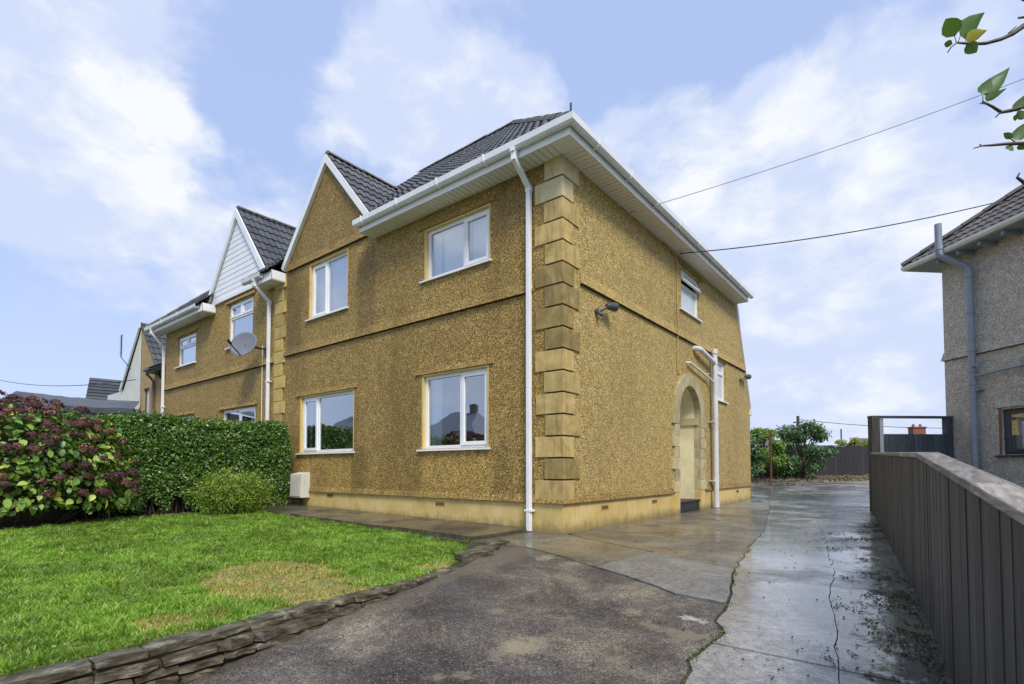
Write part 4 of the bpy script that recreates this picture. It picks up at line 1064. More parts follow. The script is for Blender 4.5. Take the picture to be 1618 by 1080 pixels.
tile_slope(RN, (NA0, -EO, EZ - .08), (NR, -EO, EZ - .08), (0, cs, sn), [(-11.62 - NA0, BL), (-8.72 - NA0, BL), (-8.72 - NA0, SLN - .1), (RA + EO, SLN - .1), (-11.62 - NA0, (-11.62 - NA0) / cs)], 'tile_n', 0)
m_ = MB(); m_.face([(NL - .45, -EO, EZ - .08), (NL - .45, 9, EZ - .08), (NL + RA, RA, NRZ)]); m_.face([(NL - .45, 9, EZ - .08), (NR, 9, EZ - .08), (NR, RA, NRZ), (NL + RA, RA, NRZ)]); m_.build('rear_slopes', 'tile_n', RN)
ridge_tiles(RN, (NL - .45, -EO, EZ - .06), (NL + RA, RA, NRZ), r=.1, name='hip_tile')
MB().tube([(-13.2, 1.6, 6.9), (-13.2, 1.6, 7.65)], .018, 6).build('aerial_pole', 'pole', RN)
a = MB(); a.tube([(-13.5, 1.55, 7.5), (-12.9, 1.65, 7.62)], .012, 5)
for i in range(6): a.tube([(-13.45 + i * .1, 1.4, 7.51 + i * .02), (-13.45 + i * .1, 1.72, 7.51 + i * .02)], .007, 4)
a.build('aerial', 'pole', RN)
# its eaves: left length and the short right box
dzl = -.10
for (a, b) in ((NL - .45, -11.55), (-8.62, NR - .0)):
    fascia(PF, a, b, 0, 0, N, dz=dzl); 
    box_part('soffit', 'soffit', N, PF, a, b, 5.29, 5.30, .0, .335)
    box_part('soffit_end', 'upvc', N, PF, b - .02, b, 5.28, 5.50, .0, .345); box_part('soffit_end', 'upvc', N, PF, a, a + .02, 5.28, 5.50, .0, .345)
gutter(N, PF, NL - .5, -11.75, dz=dzl, mat='upvc_dirty'); gutter(N, PF, -8.95, -8.05, dz=dzl, mat='upvc_dirty')
downpipe(N, PF, -8.36, 4.95, zbot=0, dz=dzl, clips=(3.0, .8)); downpipe(N, PF, NL + .03, 4.85, zbot=0, dz=dzl, clips=(2.9,))
MB().tube([PF(-8.72, 3.95, .03), PF(-8.74, 3.0, .02), PF(-8.72, 1, .02)], .008, 5).build('wall_cable', 'upvc', N)

# satellite dish
t = thing('satellite_dish', PF(-8.6, 3.85, 0), 'round grey satellite dish under the upper window of the white gabled neighbour', 'satellite dish')
dc = PF(-8.88, 3.93, .42); dn = V((.42, -.86, .28)).normalized(); ua = dn.cross(V((0, 0, 1))).normalized(); ub = ua.cross(dn)
mb = MB(); rings = 7; seg = 28; vs = [dc + dn * -.07]
for i in range(1, rings + 1):
    r = i / rings
    for k in range(seg):
        an = 2 * math.pi * k / seg; vs.append(dc + (ua * math.cos(an) * .37 + ub * math.sin(an) * .33) * r + dn * (-.07 + .07 * r * r))
fs = [(0, 1 + k, 1 + (k + 1) % seg) for k in range(seg)] + [(1 + (i - 1) * seg + k, 1 + (i - 1) * seg + (k + 1) % seg, 1 + i * seg + (k + 1) % seg, 1 + i * seg + k) for i in range(1, rings) for k in range(seg)]
mb.raw(vs, [f[::-1] for f in fs]); o = mb.build('reflector', 'dish', t, smooth=True); so = o.modifiers.new('s', 'SOLIDIFY'); so.thickness = .012
MB().tube([dc - dn * .07, PF(-8.55, 3.82, .12), PF(-8.52, 3.86, .0)], .022, 8).build('wall_arm', 'black', t)
MB().tube([dc - ub * .30, dc + dn * .40 - ub * .20], .014, 6).build('feed_arm', 'black', t)
MB().tube([dc + dn * .36 - ub * .20, dc + dn * .48 - ub * .16], .032, 10).build('receiver', 'black', t, smooth=True)
MB().tube([PF(-8.55, 3.86, .02), PF(-8.55, 3.70, .02)], .05, 4).build('wall_plate', 'black', t)

# ------------------------------------------------------------------ terrace further left
def side_house():
    T = thing('terrace_house', (-17, .6, 0), 'tan rendered house beyond the ochre pair, with dark tiled gable roof and brown downpipe', 'house')
    P = plane((0, .35, 0), (1, 0, 0), (0, -1, 0))
    c, za, hw_, zl = -18.9, 6.30, 2.1, 4.05
    mb = MB(); wall_face(mb, P, [(c, -.3), (-15.6, -.3), (-15.6, 4.35), (c + hw_ - .35, 4.35), (c, za - .1)], [rect(-18.55, -17.95, 2.75, 3.85), rect(-16.25, -15.95, 3.0, 4.0)])
    mb.build('front_wall', 'render_tan', T)
    window(T, P, -18.55, -17.95, 2.75, 3.85, [(1, 'f')], mat='slate_frame', room=False, glass='frost')
    window(T, P, -16.25, -15.95, 3.0, 4.0, [(1, 'f')], mat='slate_frame', room=False, glass='frost')
    r = bpy.data.objects.new('roof', None); COL.objects.link(r); r.parent = T
    gable_roof(r, c, za, zl, hw_, .30, 5.0, 'tile_n', 120)
    m_ = MB(); m_.face([(-16.9, -.1, 4.35), (-15.5, -.1, 4.35), (-15.5, 4, 7.2), (-16.9, 4, 7.2)]); m_.build('main_slope', 'tile_n', r)
    box_part('gutter', 'lightcase', T, P, c + 1.5, -15.55, 4.30, 4.40, .28, .38, bevel=.02); box_part('soffit', 'lightcase', T, P, c + 1.5, -15.55, 4.26, 4.30, 0, .30)
    MB().tube([P(-17.35, -.2, .06), P(-17.35, 4.0, .06), P(-17.30, 4.25, .3)], .045, 10).build('downpipe', 'brownpipe', T, smooth=True)
    T2 = thing('terrace_house', (-20.5, .6, 0), 'white rendered house half hidden by the grey gazebo, with an aerial on its gable', 'house')
    mb = MB(); wall_face(mb, P, [(c, -.5), (c, za - .1), (c - hw_ + .1, 4.0), (-23, 4.0), (-23, -.5)], [rect(-19.95, -19.35, 2.3, 3.1)], n=.01)
    mb.build('front_wall', 'render_white', T2)
    window(T2, P, -19.95, -19.35, 2.3, 3.1, [(.5, 'f'), (.5, 'f')], room=False, glass='frost')
    MB().hexa([V((p[0], y, p[1])) for y in (.24, .30) for p in ((c, za + .05), (c, za - .12), (c - hw_ - .05, zl - .1), (c - hw_ - .05, zl + .03))]).build('bargeboard', 'upvc', T2)
    # low porch roof with white gutters in front
    rr = MB(); rr.face([P(-23.2, 2.75, 1.5), P(-20.3, 2.75, 1.5), P(-20.3, 3.6, .1), P(-23.2, 3.6, .1)]); rr.build('porch_roof', 'tile_n', T2)
    box_part('gutter', 'upvc', T2, P, -23.2, -20.25, 2.68, 2.78, 1.5, 1.6); box_part('gutter', 'upvc', T2, P, -20.3, -20.2, 2.95, 3.05, .02, 1.55)
    MB().tube([P(-20.6, 2.72, 1.52), P(-20.55, 2.5, 1.0), P(-20.5, 2.4, .6)], .04, 8).build('downpipe', 'upvc', T2)
    am = MB(); b0 = V((-19.55, .0, 5.3)); am.tube([b0 + V((0, .2, -.6)), b0 + V((-.05, -.1, -.2)), b0 + V((-.05, -.1, .65))], .015, 5)
    for k in range(9): z = -.1 + k * .085; am.tube([b0 + V((-.24, -.1, z)), b0 + V((.14, -.1, z + .04))], .008, 4)
    am.tube([b0 + V((-.05, -.1, -.2)), b0 + V((-.05, -.1, .65))], .02, 5)
    am.build('aerial', 'pole', T2)
side_house()
# distant dark-roofed house further down the hill
DH = thing('distant_house', (-38, 4, 0), 'distant house with a plain dark tiled roof above the grey gazebo', 'house')
def depthpt(px, py, d):
    v = pxdir(px, py); fwd = V((-math.sin(HEAD), math.cos(HEAD), 0)); return CAM + v * (d / v.dot(fwd))
A_ = depthpt(142, 596, 38); B_ = depthpt(228, 604, 39.8)
dax = (B_ - A_).normalized(); dup = (dax.cross(V((0, 0, 1)))).normalized()   # towards the camera side
if dup.dot(CAM - A_) < 0: dup = -dup
S_ = (dup * 2.6 + V((0, 0, -2.3))); Sb = (-dup * 2.6 + V((0, 0, -2.3)))
m_ = MB()
for i in range(9):
    a0, a1 = i / 9, (i + 1) / 9; lift = dup * .04 + V((0, 0, .05))
    p = A_ + S_ * a0; q = B_ + S_ * a0; p1 = A_ + S_ * a1 + lift; q1 = B_ + S_ * a1 + lift
    MB().raw([p, q, q1, p1, p1 - lift, q1 - lift], [(0, 1, 2, 3), (3, 2, 5, 4)]).build('roof_course', 'tile_n', DH)
m_.face([A_, B_, B_ + Sb, A_ + Sb]); m_.build('rear_slope', 'tile_n', DH)
gz_ = MB(); gz_.face([A_ - V((0, 0, .1)), A_ + S_ * .96, A_ + S_ * .96 - V((0, 0, 5)), A_ + Sb * .96 - V((0, 0, 5)), A_ + Sb * .96]); gz_.build('gable_wall', 'render_tan', DH)
gz_ = MB(); gz_.face([A_ + S_ * .94, B_ + S_ * .94, B_ + S_ * .94 - V((0, 0, 5)), A_ + S_ * .94 - V((0, 0, 5))]); gz_.build('front_wall', 'render_tan', DH)

# grey covered gazebo in the garden next door
TP = thing('gazebo', (-14, -2.6, 0), 'grey tarpaulin covered gazebo standing behind the hydrangea and hedge', 'gazebo')
a = V((-15.9, -3.85, 2.98)); 
g0 = depthpt(26, 617, 14.6); g1 = depthpt(221, 634, 15.2); e0 = depthpt(103, 640, 13.0); e1 = depthpt(213, 645, 13.9); l0 = depthpt(-40, 655, 14.0)
n_ = 14
m_ = MB(); rows = []
for j in range(4):
    rows.append([g0.lerp(g1, i / n_).lerp(e0.lerp(e1, i / n_), j / 3) + V((0, 0, -.05 * math.sin(math.pi * i / n_) * (1 - j / 4) + random.uniform(-.015, .015))) for i in range(n_ + 1)])
for j in range(3):
    for i in range(n_): m_.face([rows[j][i], rows[j][i + 1], rows[j + 1][i + 1], rows[j + 1][i]])
# valance
low_ = [p + V((0, 0, -.13 + random.uniform(-.02, .01))) for p in rows[3]]
for i in range(n_): m_.face([rows[3][i], rows[3][i + 1], low_[i + 1], low_[i]])
m_.face([g0, e0, e0 - V((0, 0, .13)), l0 - V((0, 0, .13)), l0]); m_.build('canopy', 'tarp', TP)
m_ = MB(); dn_ = V((0, 0, -2.7)); off = V((-.1, .12, 0))
m_.face([e0 + off, e1 + off, e1 + off + dn_, e0 + off + dn_]); m_.face([e0 + off, e0 + off + dn_, l0 + off + dn_, l0 + off, g0 + off]); m_.build('side_panel', 'tarp_l', TP)
m_ = MB(); m_.face([e1 + off, g1 + V((.02, .02, -.1)), g1 + dn_, e1 + off + dn_]); m_.build('side_panel', 'tarp', TP)
MB().tube([e1 + V((0, -.03, 0)), e1 + V((0, -.03, -2.6))], .025, 6).build('pole', 'lightcase', TP)
# ------------------------------------------------------------------ right-hand house
U_ = V((.693, -.7266, 0)).normalized(); NN = V((-.7266, -.693, 0)).normalized(); P0 = V((4.34, 8.60, 0))
PR = plane(P0, U_, NN)
RH = thing('grey_house', P0, 'grey pebbledashed house on the right behind the fence, with a grey soil pipe', 'house')
RW = (1.17, 2.35, 1.19, 2.07)
mb = MB(); wall_face(mb, PR, [(0, -.3), (9, -.3), (9, 5.42), (0, 5.42)], [rect(*RW)], reveal=.12)
mb.build('side_wall', 'dash_g', RH)
mb = MB(); mb.face([PR(0, -.3, 0), PR(0, 5.42, 0), PR(0, 5.42, -8), PR(0, -.3, -8)]); mb.face([PR(9, -.3, 0), PR(9, 5.42, 0), PR(9, 5.42, -8), PR(9, -.3, -8)]); mb.build('end_wall', 'dash_g', RH)
drip(PR, 0, 9, 3.27, RH, 'dash_g', m0=1); drip(PR, RW[0] - .1, RW[1] + .1, RW[3] + .04, RH, 'dash_g', out=.03, hgt=.09)
window(RH, PR, *RW, [(.5, 'o'), (.5, 'o')], mat='slate_frame', sill=True, blind=[(.1, .4)])
box_part('brick_reveal', 'brick', RH, PR, RW[0] - .05, RW[0] - .001, RW[2], RW[3] + .03, -.11, .004)
# grey soil pipe
gp = MB().tube([PR(.73, -.2, .12), PR(.73, 4.95, .12)], .062, 18).build('soil_pipe', 'greypipe', RH, smooth=True)
MB().tube([PR(.73, 4.9, .12), PR(.73, 5.02, .13), PR(.70, 5.10, .17), PR(.52, 5.35, .50), PR(.50, 5.42, .55), PR(.50, 5.52, .56)], .064, 18).build('pipe_bend', 'greypipe', gp, smooth=True)
MB().tube([PR(.50, 5.50, .56), PR(.50, 6.05, .56)], .064, 18).build('vent_stack', 'greypipe', gp, smooth=True)
for z in (4.85, 3.32, 2.88, 2.62, 4.1): MB().tube([PR(.73, z, .12), PR(.73, z + .09, .12)], .074, 18).build('pipe_socket', 'greypipe', gp, smooth=True)
MB().tube([PR(.50, 5.50, .56), PR(.50, 5.6, .56)], .074, 18).build('pipe_socket', 'greypipe', gp, smooth=True)
MB().tube([PR(.78, 2.80, .12), PR(2.9, 2.92, .09)], .024, 10).build('waste_pipe', 'greypipe', gp, smooth=True)
MB().tube([PR(.73, 3.0, .12), PR(.86, 3.02, .16)], .05, 12).build('access_cap', 'greypipe', gp, smooth=True)
box_part('pipe_clip', 'greypipe', gp, PR, .60, .86, 2.5, 2.53, 0, .12)
box_part('junction_box', 'greypipe', RH, PR, 1.60, 1.74, 2.86, 3.0, 0, .07, bevel=.01)
# eaves and hipped roof
HO = .42; TR = .80
def gz2(P, u0, u1, m0): 
    MB().prism(P, u0, u1, [(HO - .03, 5.44), (HO - .02, 5.42), (HO + .06, 5.42), (HO + .09, 5.46), (HO + .09, 5.52), (HO - .03, 5.52)], m0, 0).build('gutter', 'upvc_dirty', RH)
gz2(PR, 0, 9, 1)
PRb = plane(PR(0, 0, 0), NN * -1, U_ * -1)
mb = MB(); mb.prism(PRb, 0, 8, [(HO - .03, 5.44), (HO - .02, 5.42), (HO + .06, 5.42), (HO + .09, 5.46), (HO + .09, 5.52), (HO - .03, 5.52)], 1, 0); mb.build('gutter', 'upvc_dirty', RH)
mb = MB(); mb.hexa([PR(-HO, 5.40, HO), PR(9, 5.40, HO), PR(9, 5.40, 0), PR(-HO, 5.40, -8 - HO), PR(-HO, 5.43, HO), PR(9, 5.43, HO), PR(9, 5.43, 0), PR(-HO, 5.43, -8 - HO)]); 
mb = MB(); mb.pbox(PR, -HO, 9, 5.40, 5.42, .0, HO); mb.pbox(PR, -HO, 0, 5.40, 5.42, -8, -.0); mb.build('soffit', 'greypipe', RH)
for i in range(7): box_part('rafter_foot', 'greypipe', RH, PR, .25 + i * .45, .31 + i * .45, 5.32, 5.398, .0, HO - .04)
RR = bpy.data.objects.new('roof', None); COL.objects.link(RR); RR.parent = RH
e = HO + .06; c2 = math.cos(math.atan(TR)); s2 = math.sin(math.atan(TR)); Lr = (4 + e) / c2
pA = PR(-e, 5.50, e); pB = PR(9, 5.50, e); upr = (NN * -c2 + V((0, 0, s2)))
tile_slope(RR, pA, pB, upr, [(0, 0), (9 + e, 0), (9 + e, Lr), (4 + e, Lr)], 'tile_b', 200)
mb = MB(); mb.face([pA, PR(4, 5.5 + Lr * s2, -4), PR(-e, 5.5, -8 - e)]); mb.face([PR(-e, 5.5, -8 - e), PR(4, 5.5 + Lr * s2, -4), PR(9, 5.5 + Lr * s2, -4), PR(9, 5.5, -8 - e)]); mb.build('rear_slopes', 'tile_b', RR)
ridge_tiles(RR, pA + V((0, 0, .03)), PR(4, 5.52 + Lr * s2, -4), r=.11, name='hip_tile')

# ------------------------------------------------------------------ fences
def fpt(y, off=0): return V((3.783 - .097 * y + off, y, 0))
def ftop(y):
    if y > -1.75: return 1.01 + (y + 1.75) / 8.95 * .23
    return 1.01 + (y + 1.75) * .088
FE = thing('board_fence', fpt(0), 'long dark stained board fence with a weathered cap rail running along the drive', 'fence')
yy = 7.2; fdir = V((.097, -1, 0)).normalized(); fn = V((-1, -.097, 0)).normalized()
k = 0
while yy > -6.4:
    wd_ = .140 + random.uniform(-.004, .004)
    zt = ftop(yy - wd_ / 2) - .02; zb_ = G(3.9, yy) - .04
    p = fpt(yy); q = fpt(yy - wd_)
    m_ = MB(); t0, t1 = .016, .0175; j = random.uniform(-.0015, .0015)
    a0 = p + fn * (t0 + j); b0 = q + fn * (t1 + j); a1 = p - fn * .0; b1 = q - fn * .0
    g_ = fdir * .0022
    pts = [a1 + g_, b1 - g_, b0 - g_, a0 + g_]
    m_.hexa([V((v.x, v.y, zb_ + random.uniform(-.01, .01))) for v in pts] + [V((v.x, v.y, zt)) for v in pts]); m_.build('board', 'fence', FE)
    yy -= wd_ - .001
for y in (7.1, 4.8, 2.4, 0, -1.6, -4.0, -6.2):
    p = fpt(y, .07); box = MB(); box.box(p.x, p.x + .09, p.y - .045, p.y + .045, G(4, y) - .3, ftop(y) - .04); box.build('fence_post', 'post', FE)
nm = MB(); yy = 7.15
while yy > -5:
    for zf_ in (.16, ftop(yy) - G(3.9, yy) - .22):
        for dx_ in (-.03, .03):
            p = fpt(yy + dx_) + fn * .0185; zc = G(3.9, yy) + zf_ + random.uniform(-.012, .012)
            nm.face([V((p.x, p.y, zc)) + fdir * (.0045 * math.cos(a)) + V((0, 0, .0045 * math.sin(a))) for a in (0, 1.05, 2.1, 3.14, 4.2, 5.25)])
    yy -= .139
tag(nm.build('nail_heads', 'rust', FE), kind='stuff')
# cap rail in lengths, with a small fillet beneath
def caprun(y0, y1, name, w0, w1, z0, z1, mat='cap'):
    p, q = fpt(y0), fpt(y1); za, zb = ftop(y0), ftop(y1)
    m_ = MB(); A = [p + fn * w0, q + fn * w0, q + fn * w1, p + fn * w1]; z = [za, zb, zb, za]
    m_.hexa([V((v.x, v.y, zz + z0)) for v, zz in zip(A, z)] + [V((v.x, v.y, zz + z1)) for v, zz in zip(A, z)])
    o = m_.build(name, mat, FE, bevel=.006); return o
for (y0, y1) in ((7.2, 3.6), (3.59, -.4), (-.41, -1.75), (-1.755, -3.55), (-3.56, -6.4)):
    caprun(y0, y1, 'cap_rail', .034, -.088, -.018, .018)
    caprun(y0, y1, 'back_rail', -.005, -.05, -.10, -.02, 'post')
    caprun(y0, y1, 'backing', -.003, -.012, -1.4, -.03, 'post')

# gate frame between the fence end and the grey house
GT = thing('side_gate', V((3.4, 7.6, 0)), 'slate blue boarded gate under an open frame, between fence end and grey house', 'gate')
ga = V((3.06, 7.32, 0)); gb = PR(.12, 0, .03); gd = (gb - ga).normalized(); gnn = V((gd.y, -gd.x, 0))
PG = plane(ga, gd, gnn); GLn = (gb - ga).length
box_part('post', 'post', GT, PG, -.02, .15, -.1, 2.0, -.05, .08, bevel=.004); box_part('inner_post', 'postgrey', GT, PG, .155, .25, -.1, 1.985, -.04, .05)
box_part('post', 'gate', GT, PG, GLn - .14, GLn, -.1, 2.0, -.05, .06)
box_part('top_rail', 'gate', GT, PG, -.02, GLn, 2.0, 2.045, -.06, .08)
u = .26; 
while u < GLn - .16:
    box_part('board', 'gate', GT, PG, u, min(u + .135, GLn - .145), -.0, 1.66, -.012 + random.uniform(-.002, .002), .012); u += .141
box_part('rail', 'gate', GT, PG, .25, GLn - .14, 1.2, 1.29, .014, .05)

# rear garden fence
RF = thing('rear_fence', V((-1, 23, .5)), 'dark boarded fence across the far end of the yard behind the shrubs', 'fence')
ra, rb_ = V((-9.5, 19.5, 0)), V((4.6, 27.3, 0))
ra = V((-9, 16.8, 0)); rb_ = V((3.2, 26.5, 0)); rd = (rb_ - ra).normalized(); rn = V((rd.y, -rd.x, 0)); L = (rb_ - ra).length
PRF = plane(ra, rd, rn); u = 0; mesh_ = None
while u < L:
    gzv = .48
    if mesh_ is None:
        mm_ = MB(); mm_.pbox(PRF, 0, .145, .3, 2.02, 0, .02); off_ = V(PRF(0, 0, 0)); mesh_ = mm_.mesh('board', off_); mesh_.materials.append(MAT['rear'])
    link('board', mesh_, RF, Matrix.Translation(V(PRF(u, random.uniform(-.01, .01) , random.uniform(0, .006))))); u += .15
box_part('top_rail', 'rear', RF, PRF, 0, L, 2.03, 2.08, -.02, .04)
u = 0
while u < L: box_part('fence_post', 'rear', RF, PRF, u, u + .1, .2, 2.0, -.12, -.02); u += 2.4

# ------------------------------------------------------------------ numpy foliage
def np_mesh(name, verts, faces, mat, parent=None, attr=None):
    """verts (n,3); faces (m,k)"""
    me = bpy.data.meshes.new(name); nv, (nf, k) = len(verts), faces.shape
    off = np.array(wl(parent)) if parent is not None else np.zeros(3)
    me.vertices.add(nv); me.vertices.foreach_set('co', (verts - off).astype(np.float32).ravel())
    me.loops.add(nf * k); me.loops.foreach_set('vertex_index', faces.astype(np.int32).ravel())
    me.polygons.add(nf); me.polygons.foreach_set('loop_start', np.arange(0, nf * k, k, dtype=np.int32))
    me.polygons.foreach_set('loop_total', np.full(nf, k, dtype=np.int32))
    if attr is not None:
        a = me.attributes.new('dry', 'FLOAT', 'POINT'); a.data.foreach_set('value', attr.astype(np.float32))
    me.materials.append(MAT[mat]); me.update(calc_edges=True)
    return link(name, me, parent)
def unit(a): return a / np.maximum(np.linalg.norm(a, axis=1, keepdims=True), 1e-6)
def leaves(name, pos, nrm, size, mat, parent, aspect=.55, kind='stuff', droop=.3, spread=.7):
    n = len(pos); nrm = unit(nrm + rng.normal(0, spread, (n, 3)))
    t = unit(np.cross(nrm, rng.normal(0, 1, (n, 3)))); t[:, 2] -= droop * rng.random(n); t = unit(t); b = np.cross(nrm, t)
    L = (size * rng.uniform(.65, 1.35, n))[:, None]; Wd = L * aspect * .5
    base = pos; tip = pos + t * L; mid = pos + t * L * .45; fold = nrm * L * .10
    l1 = mid + b * Wd + fold; r1 = mid - b * Wd + fold
    m2 = pos + t * L * .75; l2 = m2 + b * Wd * .62 + fold * .7; r2 = m2 - b * Wd * .62 + fold * .7
    v = np.stack([base, l1, l2, tip, r2, r1], 1).reshape(-1, 3); i = np.arange(n)[:, None] * 6
    f = np.concatenate([i + [0, 1, 2, 3], i + [0, 3, 4, 5]], 0)
    o = np_mesh(name, v, f, mat, parent)
    if kind: o['kind'] = kind
    return o
def noise3(p, f=1.0, seed=0):
    r = np.random.default_rng(seed); out = np.zeros(len(p))
    for k in range(6):
        w_ = r.normal(0, 1, 3) * f * (1 + k * .6); out += np.sin(p @ w_ + r.uniform(0, 6.28)) / (1 + k * .4)
    return out / 3

# --- hedge
HG = thing('privet_hedge', (-7.4, -2.2, 0), 'clipped dark green hedge between the two front gardens, beneath the neighbour\'s windows', 'hedge')
n = 56000
hx0, hx1, hy0, hy1, hz1 = -8.0, -6.92, -4.9, -.28, 1.86
u = rng.random((n, 3)); face = rng.random(n); d = rng.exponential(.05, n)
pos = np.empty((n, 3)); nr = np.zeros((n, 3))
y = hy0 + (hy1 - hy0) * u[:, 1]; z = .14 + (hz1 - .14) * u[:, 2] ** .85; x = hx0 + (hx1 - hx0) * u[:, 0]
top = face < .25; end = (face > .25) & (face < .36); fr_ = ~(top | end)
pos[:, 0] = np.where(fr_, hx1 - d, x); pos[:, 1] = np.where(end, hy1 - d, y); pos[:, 2] = np.where(top, hz1 - d, z)
nr[fr_, 0] = 1; nr[top, 2] = 1; nr[end, 1] = 1; nr[:, 2] += .4
q = pos.copy(); bl = .085 * noise3(q, 2.2, 1) + .06 * noise3(q, 7, 2)
pos += nr * bl[:, None]
# rounded shoulders, gaps near the ground
sh = np.clip((pos[:, 2] - 1.6) / .3, 0, 1); pos[:, 0] -= sh * .10; pos[:, 1] -= np.where(pos[:, 1] > -.6, sh * .10, 0)
pos[:, 2] -= np.where(pos[:, 2] > 1.0, .13 * np.clip((-pos[:, 1] - 2.9) / 1.0, 0, 1), 0)
low = (pos[:, 2] < .5) & (noise3(pos, 3.5, 5) > (pos[:, 2] - .24) * 3.0 - .1); pos = pos[~low]; nr = nr[~low]
leaves('foliage', pos, nr, .055, 'hedge', HG, .58, spread=.85)
sp_n = 260; sx = rng.uniform(hx0 + .1, hx1 - .05, sp_n); sy = rng.uniform(hy0, hy1 - .1, sp_n)
ps = np.stack([sx, sy, hz1 - .13 * np.clip((-sy - 2.9) / 1.0, 0, 1) + rng.uniform(-.05, .06, sp_n)], 1); rep = np.repeat(ps, 9, 0) + rng.normal(0, .035, (sp_n * 9, 3))
leaves('top_sprigs', rep, np.tile([0, 0, 1.0], (len(rep), 1)), .048, 'hedge', HG, .55, spread=1.2)
m_ = MB(); 
for i in range(230):
    a = V((random.uniform(-7.3, -6.98), random.uniform(-4.8, -.5), 0.0)); b = a + V((random.uniform(-.15, .15), random.uniform(-.25, .25), random.uniform(.6, 1.2)))
    m_.tube([a, a.lerp(b, .5) + V((random.uniform(-.05, .05), 0, 0)), b], .012, 5, rs=[.018, .012, .007])
o = m_.build('stems', 'bark', HG)
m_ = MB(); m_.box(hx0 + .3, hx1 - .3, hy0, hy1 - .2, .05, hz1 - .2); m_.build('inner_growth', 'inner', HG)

# --- small rounded shrub in front of the hedge
SH = thing('small_shrub', (-6.25, -1.75, 0), 'small yellow green mounded shrub on the grass in front of the hedge', 'shrub')
def blob(n, c, r, shell=.25, seed=1, f=3, amp=.18, flat=0, zmin=None):
    v = unit(rng.normal(0, 1, (n, 3))); k = (1 - shell * rng.random(n)) * (1 + amp * noise3(v, f, seed))
    p = np.array(c) + v * np.array(r) * k[:, None]
    if zmin is not None: 
        m = p[:, 2] > zmin; return p[m], v[m]
    return p, v
p, v = blob(10500, (-6.22, -1.72, .46), (.44, .74, .46), .55, 3, 4.5, .42, zmin=.06)
leaves('foliage', p, v, .038, 'shrubm', SH, .5, spread=1.0)
m_ = MB()
for i in range(46):
    an = random.uniform(0, 6.28); rr_ = random.uniform(.5, 1.05); b = V((-6.22 + math.cos(an) * .45 * rr_, -1.8 + math.sin(an) * .75 * rr_, random.uniform(.35, .82))); a = V((-6.22, -1.8, .05)) + V((random.uniform(-.1, .1), random.uniform(-.15, .15), 0))
    m_.tube([a, a.lerp(b, .6) + V((0, 0, .05)), b], .006, 4, rs=[.009, .006, .003])
m_.build('stems', 'bark', SH)

# --- hydrangea: mophead flowers and large leaves
HY = thing('hydrangea_bush', (-6.6, -5.0, 0), 'big hydrangea bush with dried dark purple flower heads at the left end of the hedge', 'bush')
def hyd_pts(n, lo=.15, seed=11):
    v = unit(rng.normal(0, 1, (n * 3, 3))); v = v[(v[:, 2] > -.35)]
    k = 1 + .16 * noise3(v, 3.2, seed); c = np.array((-6.75, -4.95, .70)); p = c + v * np.array((1.0, 1.95, 1.24)) * k[:, None]
    m = p[:, 2] > lo; return p[m][:n], v[m][:n]
def leaf_mesh(name, mat, L=.12, Wd=.085):
    bm = bmesh.new(); rows = [(0, 0), (.2, .75), (.45, 1.0), (.7, .78), (.88, .4), (1, 0)]
    vs = []
    for t, w_ in rows:
        cz = -.25 * L * t * t
        c = bm.verts.new((0, t * L, cz))
        if w_: vs.append((bm.verts.new((-w_ * Wd / 2, t * L, cz + .10 * Wd)), c, bm.verts.new((w_ * Wd / 2, t * L, cz + .10 * Wd))))
        else: vs.append((c, c, c))
    for a, b in zip(vs[:-1], vs[1:]):
        for i in (0, 1):
            q = [a[i], a[i + 1], b[i + 1], b[i]]; u_ = []
            for x in q:
                if x not in u_: u_.append(x)
            if len(u_) > 2: bm.faces.new(u_)
    me = bpy.data.meshes.new(name); bm.to_mesh(me); bm.free(); me.materials.append(MAT[mat])
    for p in me.polygons: p.use_smooth = True
    return me
def mk_hydleaf_obj():
    m, t = M('hydrangea_leaf_single')
    c = t.ramp(t.orand, [(0, (.05, .12, .02)), (.3, (.12, .25, .04)), (.6, (.24, .40, .06)), (.85, (.38, .52, .10)), (1, (.55, .50, .09))])
    c = t.mix(t.mapr(t.noise(t.pos, 30, 3), .45, .7, 0, .4), c, (.05, .10, .02))
    t.set('Base Color', c); t.set('Roughness', .4); return m
MAT['hleaf'] = mk_hydleaf_obj(); LM = leaf_mesh('leaf', 'hleaf', .135, .095)
def orient(n, spin): 
    n = V(n).normalized(); t = n.cross(V((random.uniform(-1, 1), random.uniform(-1, 1), random.uniform(-.2, .2)))).normalized(); t = (t + V((0, 0, -.4))).normalized(); x = t.cross(n).normalized(); nn = x.cross(t)
    return Matrix((x, t, nn)).transposed().to_4x4()
p, v = hyd_pts(1500); vis = [(p[i], v[i]) for i in range(len(p)) if (CAM - V(p[i])).dot(V(v[i])) > 0]
vis.sort(key=lambda a: (CAM - V(a[0])).length); vis = vis[::max(1, len(vis) // 290)][:290]
for a, b in vis:
    mm = orient(V(b) + V((0, 0, .7)) + V(rng.normal(0, .45, 3)), 0); mm.translation = V(a) * 1.0 + V(b) * .02
    link('leaf', LM, HY, mm @ Matrix.Scale(random.uniform(.6, 1.25), 4))
p, v = hyd_pts(8500, seed=11); p = p - v * rng.exponential(.13, len(p))[:, None]
leaves('foliage', p, v + np.array((0, 0, .5)), .085, 'hydr', HY, .68, spread=.8)
